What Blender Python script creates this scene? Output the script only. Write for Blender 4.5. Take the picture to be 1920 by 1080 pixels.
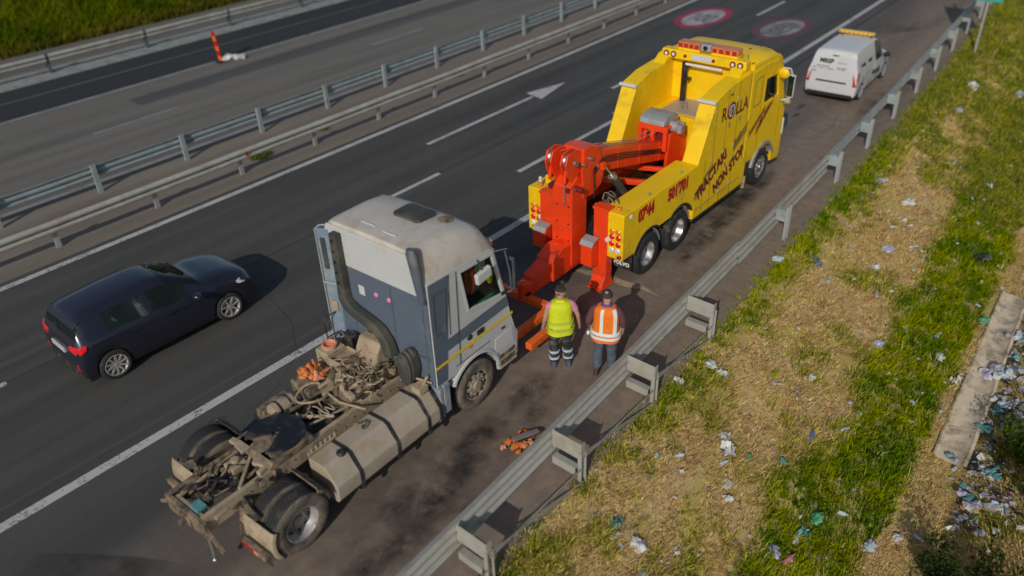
import bpy, bmesh, math, random
import numpy as np
from mathutils import Vector, Matrix, noise as mnoise
for o in list(bpy.data.objects): bpy.data.objects.remove(o)
random.seed(11); RNG = np.random.default_rng(5)
S = bpy.context.scene; COL = S.collection; R = math.radians; PI = math.pi
# ------------------------------------------------------------------ camera, sky, sun, exposure
def look(yaw, pitch, roll):
    f = Vector((math.cos(yaw)*math.cos(pitch), math.sin(yaw)*math.cos(pitch), -math.sin(pitch)))
    r = Vector((math.sin(yaw), -math.cos(yaw), 0)); u = r.cross(f)
    c, s = math.cos(roll), math.sin(roll)
    r2 = c*r + s*u; u2 = -s*r + c*u
    return Matrix(((r2.x, u2.x, -f.x), (r2.y, u2.y, -f.y), (r2.z, u2.z, -f.z)))
cam = bpy.data.objects.new('camera', bpy.data.cameras.new('camera')); COL.objects.link(cam)
cam.matrix_world = Matrix.Translation((0, -11.705, 9.523)) @ look(0.7346, 0.5716, -0.0415).to_4x4()
cam.data.sensor_width = 36; cam.data.lens = 1496.26/1920*36; cam.data.clip_start = .1; cam.data.clip_end = 4000
cam.data.dof.use_dof = True; cam.data.dof.focus_distance = 15.4; cam.data.dof.aperture_fstop = .30
S.camera = cam
wd = bpy.data.worlds.new('World'); S.world = wd; wd.use_nodes = True
nt = wd.node_tree; sky = nt.nodes.new('ShaderNodeTexSky'); sky.sky_type = 'NISHITA'; sky.sun_disc = False
SUN_EL = R(30); sky.sun_elevation = SUN_EL; sky.sun_rotation = R(247.7)
bg = nt.nodes['Background']; bg.inputs[1].default_value = .11; nt.links.new(sky.outputs[0], bg.inputs[0])
sun = bpy.data.objects.new('sun', bpy.data.lights.new('sun', 'SUN')); COL.objects.link(sun)
sun.data.energy = 3.4; sun.data.angle = R(.5); sun.data.color = (1, .955, .89)
h = Vector((.925, .38, 0)).normalized()*math.cos(SUN_EL)
sun.rotation_euler = Vector((h.x, h.y, -math.sin(SUN_EL))).to_track_quat('-Z', 'Y').to_euler(); sun.location = (-30, -20, 30)
S.view_settings.view_transform = 'Standard'; S.view_settings.look = 'None'; S.view_settings.exposure = -.52; S.view_settings.gamma = 1
S.view_settings.use_curve_mapping = False
# ------------------------------------------------------------------ materials
def N(t, k, **p):
    n = t.nodes.new(k)
    for a, b in p.items(): setattr(n, a, b)
    return n
def mixc(t, fac, a, b, mode='MIX'):
    n = N(t, 'ShaderNodeMix', data_type='RGBA', blend_type=mode)
    for s, v in ((n.inputs[0], fac), (n.inputs[6], a), (n.inputs[7], b)):
        if hasattr(v, 'links'): t.links.new(v, s)
        else: s.default_value = v if not isinstance(v, tuple) or len(v) == 4 else (*v, 1)
    return n.outputs[2]
def ramp(t, src, a, b, v0=0., v1=1.):
    n = N(t, 'ShaderNodeMapRange'); n.clamp = True
    n.inputs[1].default_value = a; n.inputs[2].default_value = b; n.inputs[3].default_value = v0; n.inputs[4].default_value = v1
    t.links.new(src, n.inputs[0]); return n.outputs[0]
def noi(t, scale, detail=4, vec=None, rough=.6):
    n = N(t, 'ShaderNodeTexNoise'); n.inputs['Scale'].default_value = scale; n.inputs['Detail'].default_value = detail; n.inputs['Roughness'].default_value = rough
    if vec is not None: t.links.new(vec, n.inputs['Vector'])
    return n.outputs[0]
def math2(t, op, a, b):
    n = N(t, 'ShaderNodeMath', operation=op)
    for s, v in ((n.inputs[0], a), (n.inputs[1], b)):
        if hasattr(v, 'links'): t.links.new(v, s)
        else: s.default_value = v
    return n.outputs[0]
def mapping(t, vec, scale=(1, 1, 1), rot=(0, 0, 0), loc=(0, 0, 0)):
    n = N(t, 'ShaderNodeMapping'); n.inputs['Scale'].default_value = scale; n.inputs['Rotation'].default_value = rot; n.inputs['Location'].default_value = loc
    t.links.new(vec, n.inputs[0]); return n.outputs[0]
def newmat(name):
    m = bpy.data.materials.new(name); m.use_nodes = True; t = m.node_tree
    return m, t, t.nodes['Principled BSDF'], N(t, 'ShaderNodeTexCoord').outputs['Object']
def bumpy(t, p, h, strength, dist):
    b = N(t, 'ShaderNodeBump'); b.inputs['Strength'].default_value = strength; b.inputs['Distance'].default_value = dist
    t.links.new(h, b.inputs['Height']); t.links.new(b.outputs[0], p.inputs['Normal'])
def mat(name, col, rough=.55, metal=0., var=.12, vs=3., dirt=None, amt=0., ds=2.2, bump=0., bs=30., coat=0., trans=0., emis=0.):
    m, t, p, oc = newmat(name)
    n1 = ramp(t, noi(t, vs, 5, oc), .3, .7)
    c = mixc(t, n1, tuple(x*(1-var) for x in col), tuple(min(x*(1+var), .95) for x in col))
    r = rough
    if dirt:
        n2 = noi(t, ds, 8, oc, .68); f = ramp(t, n2, .62-amt*.5, .82-amt*.5)
        c = mixc(t, f, c, dirt); r = ramp(t, f, 0, 1, rough, .9)
    t.links.new(c, p.inputs['Base Color'])
    if hasattr(r, 'links'): t.links.new(r, p.inputs['Roughness'])
    else: p.inputs['Roughness'].default_value = r
    p.inputs['Metallic'].default_value = metal; p.inputs['Coat Weight'].default_value = coat; p.inputs['Coat Roughness'].default_value = .15
    if trans: p.inputs['Transmission Weight'].default_value = trans
    if bump: bumpy(t, p, noi(t, bs, 6, oc), bump, .02)
    return m
MUD = (.36, .26, .155); DUST = (.40, .34, .26); GRIME = (.05, .042, .035)
M = {}
def mk(k, *a, **b): M[k] = mat(k, *a, **b)
mk('yellow_paint', (.90, .57, .0), .50, var=.05, dirt=(.52, .31, .01), amt=.14, ds=1.4, coat=.0)
mk('yellow_plain', (.82, .54, .005), .45, var=.06)
mk('orange_paint', (.86, .055, .006), .42, var=.08, dirt=(.40, .05, .02), amt=.14, ds=4, coat=.15)
mk('fork_orange', (.90, .14, .010), .45, var=.08, dirt=(.35, .08, .03), amt=.12, ds=5)
mk('white_cab', (.53, .53, .515), .45, var=.03, dirt=(.46, .41, .34), amt=.08, ds=1.6, coat=.2)
mk('roof_white', (.54, .49, .42), .55, var=.05, dirt=(.38, .29, .18), amt=.22, ds=1.1)
mk('slate_paint', (.10, .128, .168), .5, var=.06, dirt=(.17, .18, .18), amt=.15, ds=2.2, coat=.05)
mk('slate_dark', (.085, .10, .125), .5, var=.1, dirt=(.2, .18, .15), amt=.2)
mk('fairing_blue', (.19, .25, .32), .45, var=.1, dirt=(.35, .33, .28), amt=.25)
mk('mud', (.27, .195, .12), .9, var=.25, vs=6, dirt=(.06, .048, .034), amt=.42, ds=7, bump=.35, bs=45)
mk('mud_light', (.40, .31, .20), .85, var=.15, vs=4, dirt=(.25, .18, .11), amt=.32, ds=5, bump=.2, bs=40)
mk('tank_dust', (.43, .36, .275), .55, var=.09, vs=2, dirt=(.36, .27, .17), amt=.36, ds=2.2)
mk('olive_plastic', (.052, .054, .044), .6, var=.2, dirt=(.13, .115, .075), amt=.22, ds=2)
mk('black_plastic', (.022, .023, .024), .5, var=.15, dirt=(.15, .13, .1), amt=.22, ds=4)
mk('grease_black', (.014, .013, .014), .32, var=.2, dirt=(.11, .085, .06), amt=.22, ds=3)
mk('rubber', (.024, .023, .023), .82, var=.2, dirt=(.13, .105, .08), amt=.16, ds=3.5, bump=.2, bs=60)
mk('rubber_mud', (.20, .16, .115), .9, var=.2, dirt=(.05, .045, .04), amt=.34, ds=4, bump=.25, bs=50)
mk('steel', (.45, .45, .45), .38, .9, var=.1, dirt=(.25, .2, .15), amt=.2)
mk('galvanised', (.40, .415, .40), .5, .35, var=.10, vs=1.5, dirt=(.32, .29, .23), amt=.3, ds=2.5)
mk('galv_blue', (.36, .42, .42), .5, .3, var=.10, dirt=(.25, .25, .2), amt=.25)
mk('rail_dusty', (.44, .43, .385), .6, .2, var=.10, vs=1.2, dirt=(.34, .30, .23), amt=.34, ds=1.8)
mk('chrome', (.7, .7, .7), .2, 1.)
mk('rim_grey', (.42, .41, .40), .45, .3, var=.1, dirt=(.25, .2, .15), amt=.3, ds=6)
mk('rim_mud', (.40, .33, .25), .8, 0, var=.15, dirt=(.24, .18, .12), amt=.4, ds=6)
mk('lamp_red', (.45, .01, .012), .25, coat=.5); mk('lamp_amber', (.75, .22, .02), .25, coat=.5); mk('lamp_white', (.7, .7, .68), .2, coat=.5)
mk('lamp_brightred', (.75, .015, .02), .25, coat=.5); mk('lamp_pink', (.75, .25, .42), .4)
mk('letter_red', (.42, .012, .01), .5); mk('letter_maroon', (.16, .012, .012), .5); mk('letter_black', (.02, .02, .02), .5); mk('letter_grey', (.17, .125, .03), .55)
mk('white_paint', (.58, .58, .575), .35, var=.03, dirt=(.5, .48, .44), amt=.12, coat=.3)
mk('van_grey', (.33, .34, .35), .5)
mk('car_blue', (.020, .021, .034), .30, .25, var=.06, coat=.7)
mk('cargo_black', (.012, .012, .012), .6)
mk('glass_dark', (.012, .02, .018), .06, coat=.4); mk('glass_car', (.02, .03, .032), .05, coat=.6)
mk('skin', (.46, .255, .18), .55, var=.06); mk('hair', (.040, .028, .022), .8)
mk('vest_yellow', (.60, .66, .01), .7, var=.08, vs=14); mk('vest_orange', (.80, .17, .010), .7, var=.1, vs=14)
mk('reflective', (.72, .74, .66), .35, var=.05); mk('band_lime', (.45, .50, .06), .5); mk('band_blue', (.5, .56, .66), .4)
mk('shirt_pink', (.60, .22, .35), .8); mk('shirt_purple', (.13, .05, .26), .8); mk('shirt_maroon', (.11, .04, .05), .8)
mk('trouser_black', (.022, .028, .024), .6, var=.3, vs=9, dirt=(.16, .17, .12), amt=.24, ds=6); mk('jeans', (.085, .105, .135), .85, var=.15, vs=8)
mk('shoe_brown', (.06, .035, .022), .6); mk('shoe_blue', (.08, .09, .13), .6)
mk('rag_orange', (.78, .20, .035), .75, var=.28, vs=6, dirt=(.36, .17, .07), amt=.3, ds=8); mk('rag_salmon', (.62, .25, .14), .7, var=.2)
mk('cloth_red', (.85, .06, .03), .8); mk('reflection_green', (.07, .42, .17), .8, var=.25); mk('paper', (.62, .72, .66), .8)
mk('concrete', (.72, .58, .40), .9, var=.12, vs=5, dirt=(.22, .18, .12), amt=.3, bump=.2)
mk('gutter_concrete', (.27, .28, .255), .9, var=.1, vs=2, dirt=(.2, .18, .13), amt=.3, bump=.2)
mk('wood_grey', (.22, .19, .17), .85, var=.2); mk('sign_green', (.04, .36, .27), .4); mk('bark', (.10, .075, .05), .9, var=.3, bump=.4)
mk('checker_plate', (.42, .38, .36), .5, .3, var=.15, vs=20)
mk('yellow_light', (.85, .55, .02), .3, coat=.4)
for k, c in dict(white=(.58, .575, .54), paleblue=(.44, .52, .55), blue=(.08, .16, .28), teal=(.09, .28, .26), green=(.07, .32, .15), lavender=(.42, .39, .50), pink=(.6, .16, .26), yellowish=(.5, .36, .08), black=(.02, .02, .025), grey=(.3, .31, .32)).items():
    mk('litter_'+k, c, .45, var=.2, vs=8, dirt=(.25, .2, .14), amt=.22, ds=7)
def glass(name, tint, alpha):
    m, t, p, oc = newmat(name); p.inputs['Base Color'].default_value = (*tint, 1); p.inputs['Roughness'].default_value = .04
    tr = N(t, 'ShaderNodeBsdfTransparent'); tr.inputs[0].default_value = (.75, .85, .8, 1); mx = N(t, 'ShaderNodeMixShader'); mx.inputs[0].default_value = alpha
    t.links.new(tr.outputs[0], mx.inputs[1]); t.links.new(p.outputs[0], mx.inputs[2]); t.links.new(mx.outputs[0], t.nodes['Material Output'].inputs[0]); M[name] = m
glass('glass_clear', (.02, .03, .025), .14); glass('glass_tint', (.012, .016, .018), .62); glass('glass_cabin', (.03, .045, .042), .42)
# ------------------------------------------------------------------ mesh builder
class B:
    def __init__(s): s.v = []; s.f = []; s.m = []
    def add(s, vs, fs, m=0):
        k = len(s.v); s.v += [tuple(v) for v in vs]; s.f += [tuple(i+k for i in f) for f in fs]; s.m += [m]*len(fs); return s
    def box(s, c, d, rot=None, m=0):
        c = Vector(c); vs = []
        for z in (-1, 1):
            for y in (-1, 1):
                for x in (-1, 1):
                    p = Vector((x*d[0]/2, y*d[1]/2, z*d[2]/2)); vs.append(c+(rot @ p if rot else p))
        return s.add(vs, [(0, 2, 3, 1), (4, 5, 7, 6), (0, 1, 5, 4), (2, 6, 7, 3), (0, 4, 6, 2), (1, 3, 7, 5)], m)
    def bb(s, x0, x1, y0, y1, z0, z1, m=0): return s.box(((x0+x1)/2, (y0+y1)/2, (z0+z1)/2), (x1-x0, y1-y0, z1-z0), None, m)
    def beam(s, a, b, w, h, m=0, up=(0, 0, 1), w2=None, h2=None):
        a, b = Vector(a), Vector(b); d = (b-a).normalized(); l = Vector(up).cross(d)
        if l.length < 1e-4: l = Vector((0, 1, 0)).cross(d)
        l.normalize(); u = d.cross(l); vs = []
        for p, ww, hh in ((a, w, h), (b, w2 or w, h2 or h)):
            vs += [p-l*ww/2-u*hh/2, p+l*ww/2-u*hh/2, p+l*ww/2+u*hh/2, p-l*ww/2+u*hh/2]
        return s.add(vs, [(3, 2, 1, 0), (4, 5, 6, 7), (0, 1, 5, 4), (1, 2, 6, 5), (2, 3, 7, 6), (3, 0, 4, 7)], m)
    def tube(s, pts, r, n=8, m=0, cap=True):
        pts = [Vector(p) for p in pts]; k = len(pts); rs = r if isinstance(r, (list, tuple)) else [r]*k; vs = []
        ref = None
        for i, p in enumerate(pts):
            d = (pts[min(i+1, k-1)]-pts[max(i-1, 0)]).normalized()
            if ref is None: ref = Vector((0, 0, 1)) if abs(d.z) < .9 else Vector((1, 0, 0))
            l = d.cross(ref).normalized(); u = l.cross(d); ref = u
            vs += [p+(l*math.cos(2*PI*j/n)+u*math.sin(2*PI*j/n))*rs[i] for j in range(n)]
        fs = [(i*n+j, i*n+(j+1) % n, (i+1)*n+(j+1) % n, (i+1)*n+j) for i in range(k-1) for j in range(n)]
        if cap: fs += [tuple(range(n))[::-1], tuple(range((k-1)*n, k*n))]
        return s.add(vs, fs, m)
    def cyl(s, a, b, r, r2=None, n=16, m=0): return s.tube([a, b], [r, r if r2 is None else r2], n, m)
    def lathe(s, prof, c=(0, 0, 0), axis='y', n=28, m=0):
        vs = []; k = len(prof); c = Vector(c)
        for r, a in prof:
            for j in range(n):
                t = 2*PI*j/n; x, z = r*math.cos(t), r*math.sin(t)
                vs.append(c+(Vector((x, a, z)) if axis == 'y' else Vector((x, z, a)) if axis == 'z' else Vector((a, x, z))))
        fs = [(i*n+j, i*n+(j+1) % n, (i+1)*n+(j+1) % n, (i+1)*n+j) for i in range(k-1) for j in range(n)]
        return s.add(vs, fs, m)
    def prism(s, poly, lo, hi, axis='y', m=0):
        def P3(a, b, w): return (a, w, b) if axis == 'y' else (w, a, b) if axis == 'x' else (a, b, w)
        n = len(poly); vs = [P3(a, b, lo) for a, b in poly]+[P3(a, b, hi) for a, b in poly]
        return s.add(vs, [tuple(range(n)), tuple(range(2*n-1, n-1, -1))]+[(i, i+n, (i+1) % n+n, (i+1) % n) for i in range(n)], m)
    def plate(s, outer, holes, lo, hi, axis='y', m=0):
        def P3(a, b, w): return (a, w, b) if axis == 'y' else (w, a, b) if axis == 'x' else (a, b, w)
        bm = bmesh.new(); es = []
        for loop in [outer]+holes:
            vs = [bm.verts.new((a, b, 0)) for a, b in loop]
            es += [bm.edges.new((vs[i], vs[(i+1) % len(vs)])) for i in range(len(vs))]
        bmesh.ops.triangle_fill(bm, edges=es, use_beauty=True, use_dissolve=False)
        bm.verts.index_update(); pts = [(v.co.x, v.co.y) for v in bm.verts]; tr = [tuple(v.index for v in f.verts) for f in bm.faces]; bm.free()
        n = len(pts); fs = [t for t in tr]+[tuple(i+n for i in t[::-1]) for t in tr]; k = 0
        for loop in [outer]+holes:
            L = len(loop); fs += [(k+i, k+i+n, k+(i+1) % L+n, k+(i+1) % L) for i in range(L)]; k += L
        return s.add([P3(a, b, lo) for a, b in pts]+[P3(a, b, hi) for a, b in pts], fs, m)
    def ball(s, c, r, n=12, k=8, m=0):
        c = Vector(c); r = r if isinstance(r, (tuple, list)) else (r, r, r); vs = []
        for i in range(k+1):
            a = PI*i/k
            for j in range(n):
                t = 2*PI*j/n; vs.append(c+Vector((r[0]*math.sin(a)*math.cos(t), r[1]*math.sin(a)*math.sin(t), r[2]*math.cos(a))))
        return s.add(vs, [(i*n+j, (i+1)*n+j, (i+1)*n+(j+1) % n, i*n+(j+1) % n) for i in range(k) for j in range(n)], m)
    def loft(s, rings, m=0, cap=True, closed=True):
        n = len(rings[0]); vs = [p for r in rings for p in r]; e = n if closed else n-1
        fs = [(i*n+j, i*n+(j+1) % n, (i+1)*n+(j+1) % n, (i+1)*n+j) for i in range(len(rings)-1) for j in range(e)]
        if cap: fs += [tuple(range(n))[::-1], tuple(range((len(rings)-1)*n, len(rings)*n))]
        return s.add(vs, fs, m)
def obj(name, b, mats, parent=None, bev=0., seg=2, smooth=True, ang=32, loc=None, fix=True):
    me = bpy.data.meshes.new(name); me.from_pydata(b.v, [], b.f)
    if fix:
        bm = bmesh.new(); bm.from_mesh(me); bmesh.ops.recalc_face_normals(bm, faces=bm.faces); bm.to_mesh(me); bm.free()
    for mm in (mats if isinstance(mats, (list, tuple)) else [mats]): me.materials.append(M[mm] if isinstance(mm, str) else mm)
    if len(me.polygons) == len(b.m): me.polygons.foreach_set('material_index', b.m)
    if smooth:
        me.polygons.foreach_set('use_smooth', [True]*len(me.polygons)); me.set_sharp_from_angle(angle=R(ang))
    o = bpy.data.objects.new(name, me); COL.objects.link(o)
    if parent: o.parent = parent
    if loc: o.location = loc
    if bev:
        k = o.modifiers.new('bevel', 'BEVEL'); k.width = bev; k.segments = seg; k.limit_method = 'ANGLE'; k.angle_limit = R(32); k.harden_normals = True
    return o
def tag(o, label=None, cat=None, group=None, kind=None):
    for k, v in (('label', label), ('category', cat), ('group', group), ('kind', kind)):
        if v: o[k] = v
    return o
def thing(name, label, cat, loc=(0, 0, 0), rz=0., group=None):
    o = bpy.data.objects.new(name, None); COL.objects.link(o); o.location = loc; o.rotation_euler = (0, 0, rz); o.empty_display_size = .3
    return tag(o, label, cat, group)
def struct(o): return tag(o, kind='structure')
def dup(root, loc, rz=None, label=None):
    r = root.copy(); COL.objects.link(r); r.location = loc
    if rz is not None: r.rotation_euler = (0, 0, rz)
    if label: r['label'] = label
    for ch in list(root.children):
        c = ch.copy(); COL.objects.link(c); c.parent = r
        for g in list(ch.children):
            d = g.copy(); COL.objects.link(d); d.parent = c
    return r
def text(body, size, m, parent, org, xd, yd, name='lettering', bold=0., squash=1., shear=0., align='LEFT'):
    cu = bpy.data.curves.new(name, 'FONT'); cu.body = body; cu.size = size; cu.extrude = .002; cu.offset = bold; cu.shear = shear; cu.align_x = align; cu.resolution_u = 3
    tmp = bpy.data.objects.new('tmp', cu); COL.objects.link(tmp); dg = bpy.context.evaluated_depsgraph_get()
    me = bpy.data.meshes.new_from_object(tmp.evaluated_get(dg)); bpy.data.objects.remove(tmp)
    x = Vector(xd).normalized()*squash; y = Vector(yd).normalized(); z = Vector(xd).cross(Vector(yd)).normalized()
    mx = Matrix(((x.x, y.x, z.x, org[0]), (x.y, y.y, z.y, org[1]), (x.z, y.z, z.z, org[2]), (0, 0, 0, 1))); me.transform(mx)
    me.materials.clear(); me.materials.append(M[m]); o = bpy.data.objects.new(name, me); COL.objects.link(o); o.parent = parent; return o
def skin(vs, es, sub=2):
    """continuous limb surface grown from joints with radii"""
    me = bpy.data.meshes.new('s'); me.from_pydata([v[:3] for v in vs], es, []); o = bpy.data.objects.new('s', me); COL.objects.link(o)
    k = o.modifiers.new('k', 'SKIN'); k.use_smooth_shade = True
    for i, v in enumerate(vs):
        r = v[3] if isinstance(v[3], tuple) else (v[3], v[3]); me.skin_vertices[0].data[i].radius = r
    me.skin_vertices[0].data[0].use_root = True
    q = o.modifiers.new('q', 'SUBSURF'); q.levels = q.render_levels = sub
    dg = bpy.context.evaluated_depsgraph_get(); out = bpy.data.meshes.new_from_object(o.evaluated_get(dg)); bpy.data.objects.remove(o); return out
def mobj(name, me, m, parent=None):
    me.materials.clear(); me.materials.append(M[m]); o = bpy.data.objects.new(name, me); COL.objects.link(o); o.parent = parent
    me.polygons.foreach_set('use_smooth', [True]*len(me.polygons)); return o
def arc(cx, cz, r, a0, a1, n=10): return [(cx+r*math.cos(R(a0+(a1-a0)*i/n)), cz+r*math.sin(R(a0+(a1-a0)*i/n))) for i in range(n+1)]
# ------------------------------------------------------------------ road geometry
def cv(x): return .000454*x*x
def yr(x): return min(-6.28+.053*x+cv(x), cv(x)-2.9)
def zt(x, y):
    d = yr(x)-.45-y
    if d < 0: return 0.
    if d < 4.3: return -.03-.52*d
    if d < 5.0: return -2.27
    return min(-2.27+.5*(d-5), -1.0)
def ground_z(x, y):
    d = yr(x)-.45-y; b = mnoise.fractal(Vector((x*.7, y*.7, 3.1)), .8, 2.1, 4)
    k = min(max(d/1.2, 0), 1)*(0.25 if 4.25 < d < 5.05 else 1)
    return zt(x, y)+.10*b*k
def ribbon(name, m, y0, y1, x0=-14, x1=130, z=0., step=2., parent=None):
    n = max(int((x1-x0)/step), 2); b = B(); vs = []
    for i in range(n+1):
        x = x0+(x1-x0)*i/n
        for y in (y0, y1): vs.append((x, y(x) if callable(y) else y+cv(x), z))
    b.add(vs, [(2*i, 2*i+2, 2*i+3, 2*i+1) for i in range(n)])
    o = obj(name, b, m, parent, smooth=False); return o
def asphalt(name, base, dust, streak=.35, grad=None, speck=.45, cracks=True):
    m, t, p, oc = newmat(name)
    fine = noi(t, 55, 6, oc, .75); big = noi(t, .35, 5, oc, .6)
    st = noi(t, 1., 4, mapping(t, oc, (.035, 1.6, 1)), .55)
    c = mixc(t, ramp(t, st, .42, .60), tuple(x*(1-streak) for x in base), tuple(x*(1+streak) for x in base))
    c = mixc(t, ramp(t, big, .35, .7, 0, .7), c, dust)
    sp = ramp(t, fine, .3, .72); c = mixc(t, speck, c, mixc(t, sp, (.012, .012, .012), (.20, .195, .185)))
    mid = noi(t, 9, 5, oc, .7); c = mixc(t, ramp(t, mid, .55, .75, 0, .35), c, (.03, .03, .03))
    if grad:
        sx = N(t, 'ShaderNodeSeparateXYZ'); t.links.new(oc, sx.inputs[0])
        yy = math2(t, 'SUBTRACT', sx.outputs[1], math2(t, 'MULTIPLY', sx.outputs[0], .06))
        w = math2(t, 'ADD', yy, math2(t, 'MULTIPLY', noi(t, .8, 6, mapping(t, oc, (.35, 1, 1)), .6), 3.2))
        f = ramp(t, w, grad[0], grad[1]); f2 = math2(t, 'MULTIPLY', f, ramp(t, noi(t, 3.5, 8, oc, .7), .25, .7, .35, 1))
        c = mixc(t, f2, c, grad[2])
    if cracks:
        v = N(t, 'ShaderNodeTexVoronoi', feature='DISTANCE_TO_EDGE'); v.inputs['Scale'].default_value = .22
        wv = mixc(t, .12, oc, N(t, 'ShaderNodeTexNoise').outputs[1]); t.links.new(wv, v.inputs['Vector'])
        k = math2(t, 'MULTIPLY', ramp(t, v.outputs[0], .0, .004, 1, 0), .45); c = mixc(t, k, c, (.02, .02, .02))
    sy = N(t, 'ShaderNodeSeparateXYZ'); t.links.new(oc, sy.inputs[0]); wx = math2(t, 'MULTIPLY', sy.outputs[0], .022)
    wv_ = math2(t, 'SINE', math2(t, 'MULTIPLY', math2(t, 'SUBTRACT', sy.outputs[1], wx), 3.37), 0.); tk = math2(t, 'MULTIPLY', ramp(t, wv_, .1, 1.), ramp(t, noi(t, .5, 4, mapping(t, oc, (.12, 1, 1))), .3, .7, .1, .55))
    c = mixc(t, tk, c, mixc(t, .5, c, (.012, .012, .014))); t.links.new(c, p.inputs['Base Color']); p.inputs['Roughness'].default_value = .82; p.inputs['Specular IOR Level'].default_value = .3
    bumpy(t, p, fine, .35, .01); M[name] = m
asphalt('asphalt_dark', (.048, .0445, .036), (.080, .072, .057), .42, cracks=False)
asphalt('asphalt_shoulder', (.066, .062, .055), (.054, .051, .046), .2, (-.2, -3.4, (.30, .222, .158)), cracks=False)
asphalt('asphalt_old', (.21, .19, .155), (.245, .215, .165), .18, cracks=False)
asphalt('asphalt_new', (.018, .020, .022), (.024, .025, .026), .15, speck=.2)
asphalt('median_dirt', (.24, .19, .14), (.30, .245, .185), .12, speck=.3, cracks=False)
def worn(name, col, wear, under=(.06, .06, .058), sc=14):
    m, t, p, oc = newmat(name); n = noi(t, sc, 8, oc, .75); big = noi(t, 1.3, 3, oc)
    f = ramp(t, math2(t, 'ADD', math2(t, 'MULTIPLY', n, .7), math2(t, 'MULTIPLY', big, .3)), .62-wear*.3, .68-wear*.18)
    c = mixc(t, f, col, under); t.links.new(c, p.inputs['Base Color']); p.inputs['Roughness'].default_value = .75; M[name] = m
worn('line_white', (.50, .48, .455), .34); worn('line_old', (.27, .265, .25), .4); worn('marking_red', (.40, .025, .085), .45, (.07, .05, .055)); worn('marking_white', (.46, .43, .43), .5)
worn('marking_red_worn', (.30, .035, .08), .75, (.07, .055, .06)); worn('marking_white_worn', (.36, .34, .345), .62); worn('marking_grey', (.10, .09, .095), .4, (.3, .28, .28))
road = struct(ribbon('road', 'asphalt_dark', 0, 7.75)); shoulder = struct(ribbon('hard_shoulder', 'asphalt_shoulder', lambda x: yr(x)-.5, 0))
struct(ribbon('median_ground', 'median_dirt', 7.75, 11.1)); road2 = struct(ribbon('opposite_road', 'asphalt_old', 11.1, 19.12, -14, 130))
struct(ribbon('opposite_shoulder', 'asphalt_new', 19.12, 22.6)); struct(ribbon('gutter', 'gutter_concrete', 22.6, 24.3)); struct(ribbon('drain_edge', 'asphalt_old', 24.3, 27.2))
ribbon('edge_line', 'line_white', -.10, .10, z=.004, parent=shoulder)
ribbon('edge_line', 'line_white', 7.37, 7.56, z=.004, parent=road)
ribbon('edge_line', 'line_old', 18.9, 19.1, z=.004, parent=road2); ribbon('edge_line', 'line_old', 11.33, 11.52, z=.004, parent=road2)
ribbon('seam', 'asphalt_old', 21.02, 21.12, z=.004)['kind'] = 'structure'
for k in range(-1, 8): ribbon('lane_dash', 'line_white', 3.66, 3.80, -.60+11.85*k, 2.45+11.85*k, .004, 1., road)
for k in range(-1, 8): ribbon('lane_dash', 'line_old', 15.23, 15.38, 9.62+12.25*k, 12.72+12.25*k, .004, 1., road2)
def arrow(x0, y, name='lane_arrow'):
    b = B(); Y = lambda x, d: y+d+cv(x)
    b.add([(x0, Y(x0, -.075), .004), (x0+5.2, Y(x0+5.2, -.075), .004), (x0+5.2, Y(x0+5.2, .075), .004), (x0, Y(x0, .075), .004)], [(0, 1, 2, 3)])
    b.add([(x0+5.2, Y(x0+5.2, -.40), .004), (x0+7.1, Y(x0+7.1, -.03), .004), (x0+5.35, Y(x0+5.35, .42), .004)], [(0, 1, 2)]); obj(name, b, 'line_white', road, smooth=False)
arrow(15.6, 5.54); arrow(15.73, 1.96)
for cx, cy, txt in ((33.35, 5.6, '100'), (33.6, 1.95, '80')):
    m_red, m_wh = ('marking_red', 'marking_white') if txt == '100' else ('marking_red_worn', 'marking_white_worn'); yy = cy+cv(cx); ring = [(cx+1.95*math.cos(a), yy+1.02*math.sin(a), .004) for a in np.linspace(0, 2*PI, 49)[:-1]]
    inn = [(cx+1.5*math.cos(a), yy+.74*math.sin(a), .004) for a in np.linspace(0, 2*PI, 49)[:-1]]
    b = B(); b.add(ring+inn, [(i, (i+1) % 48, 48+(i+1) % 48, 48+i) for i in range(48)]); o = obj('speed_limit_marking', b, m_red, road, smooth=False)
    b = B(); b.add(inn, [tuple(range(48))]); obj('speed_disc', b, m_wh, o, smooth=False)
    text(txt, 1.9, 'marking_grey', o, (cx-.72, yy, .006), (0, -1, 0), (1, 0, 0), 'speed_number', .03, .38 if len(txt) == 3 else .46, align='CENTER')
# oil stains, dirt tracks and the wet trail: soft edged films lying on the tarmac
def film(name, col, dens, rough, sc):
    m, t, p, oc = newmat(name); g = N(t, 'ShaderNodeTexCoord').outputs['Generated']
    sx = N(t, 'ShaderNodeVectorMath', operation='DISTANCE'); t.links.new(g, sx.inputs[0]); sx.inputs[1].default_value = (.5, .5, .5)
    fl = N(t, 'ShaderNodeVectorMath', operation='MULTIPLY'); t.links.new(g, fl.inputs[0]); fl.inputs[1].default_value = (1, 1, 0); sx.inputs[1].default_value = (.5, .5, 0); t.links.new(fl.outputs[0], sx.inputs[0])
    e = ramp(t, sx.outputs['Value'], .12, .5, 1, 0); n = ramp(t, noi(t, sc, 8, oc, .7), .36, .66)
    a = math2(t, 'MULTIPLY', math2(t, 'MULTIPLY', e, n), dens); p.inputs['Base Color'].default_value = (*col, 1); p.inputs['Roughness'].default_value = rough
    tr = N(t, 'ShaderNodeBsdfTransparent'); mx = N(t, 'ShaderNodeMixShader'); t.links.new(a, mx.inputs[0]); t.links.new(tr.outputs[0], mx.inputs[1]); t.links.new(p.outputs[0], mx.inputs[2])
    t.links.new(mx.outputs[0], t.nodes['Material Output'].inputs[0]); M[name] = m
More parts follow.
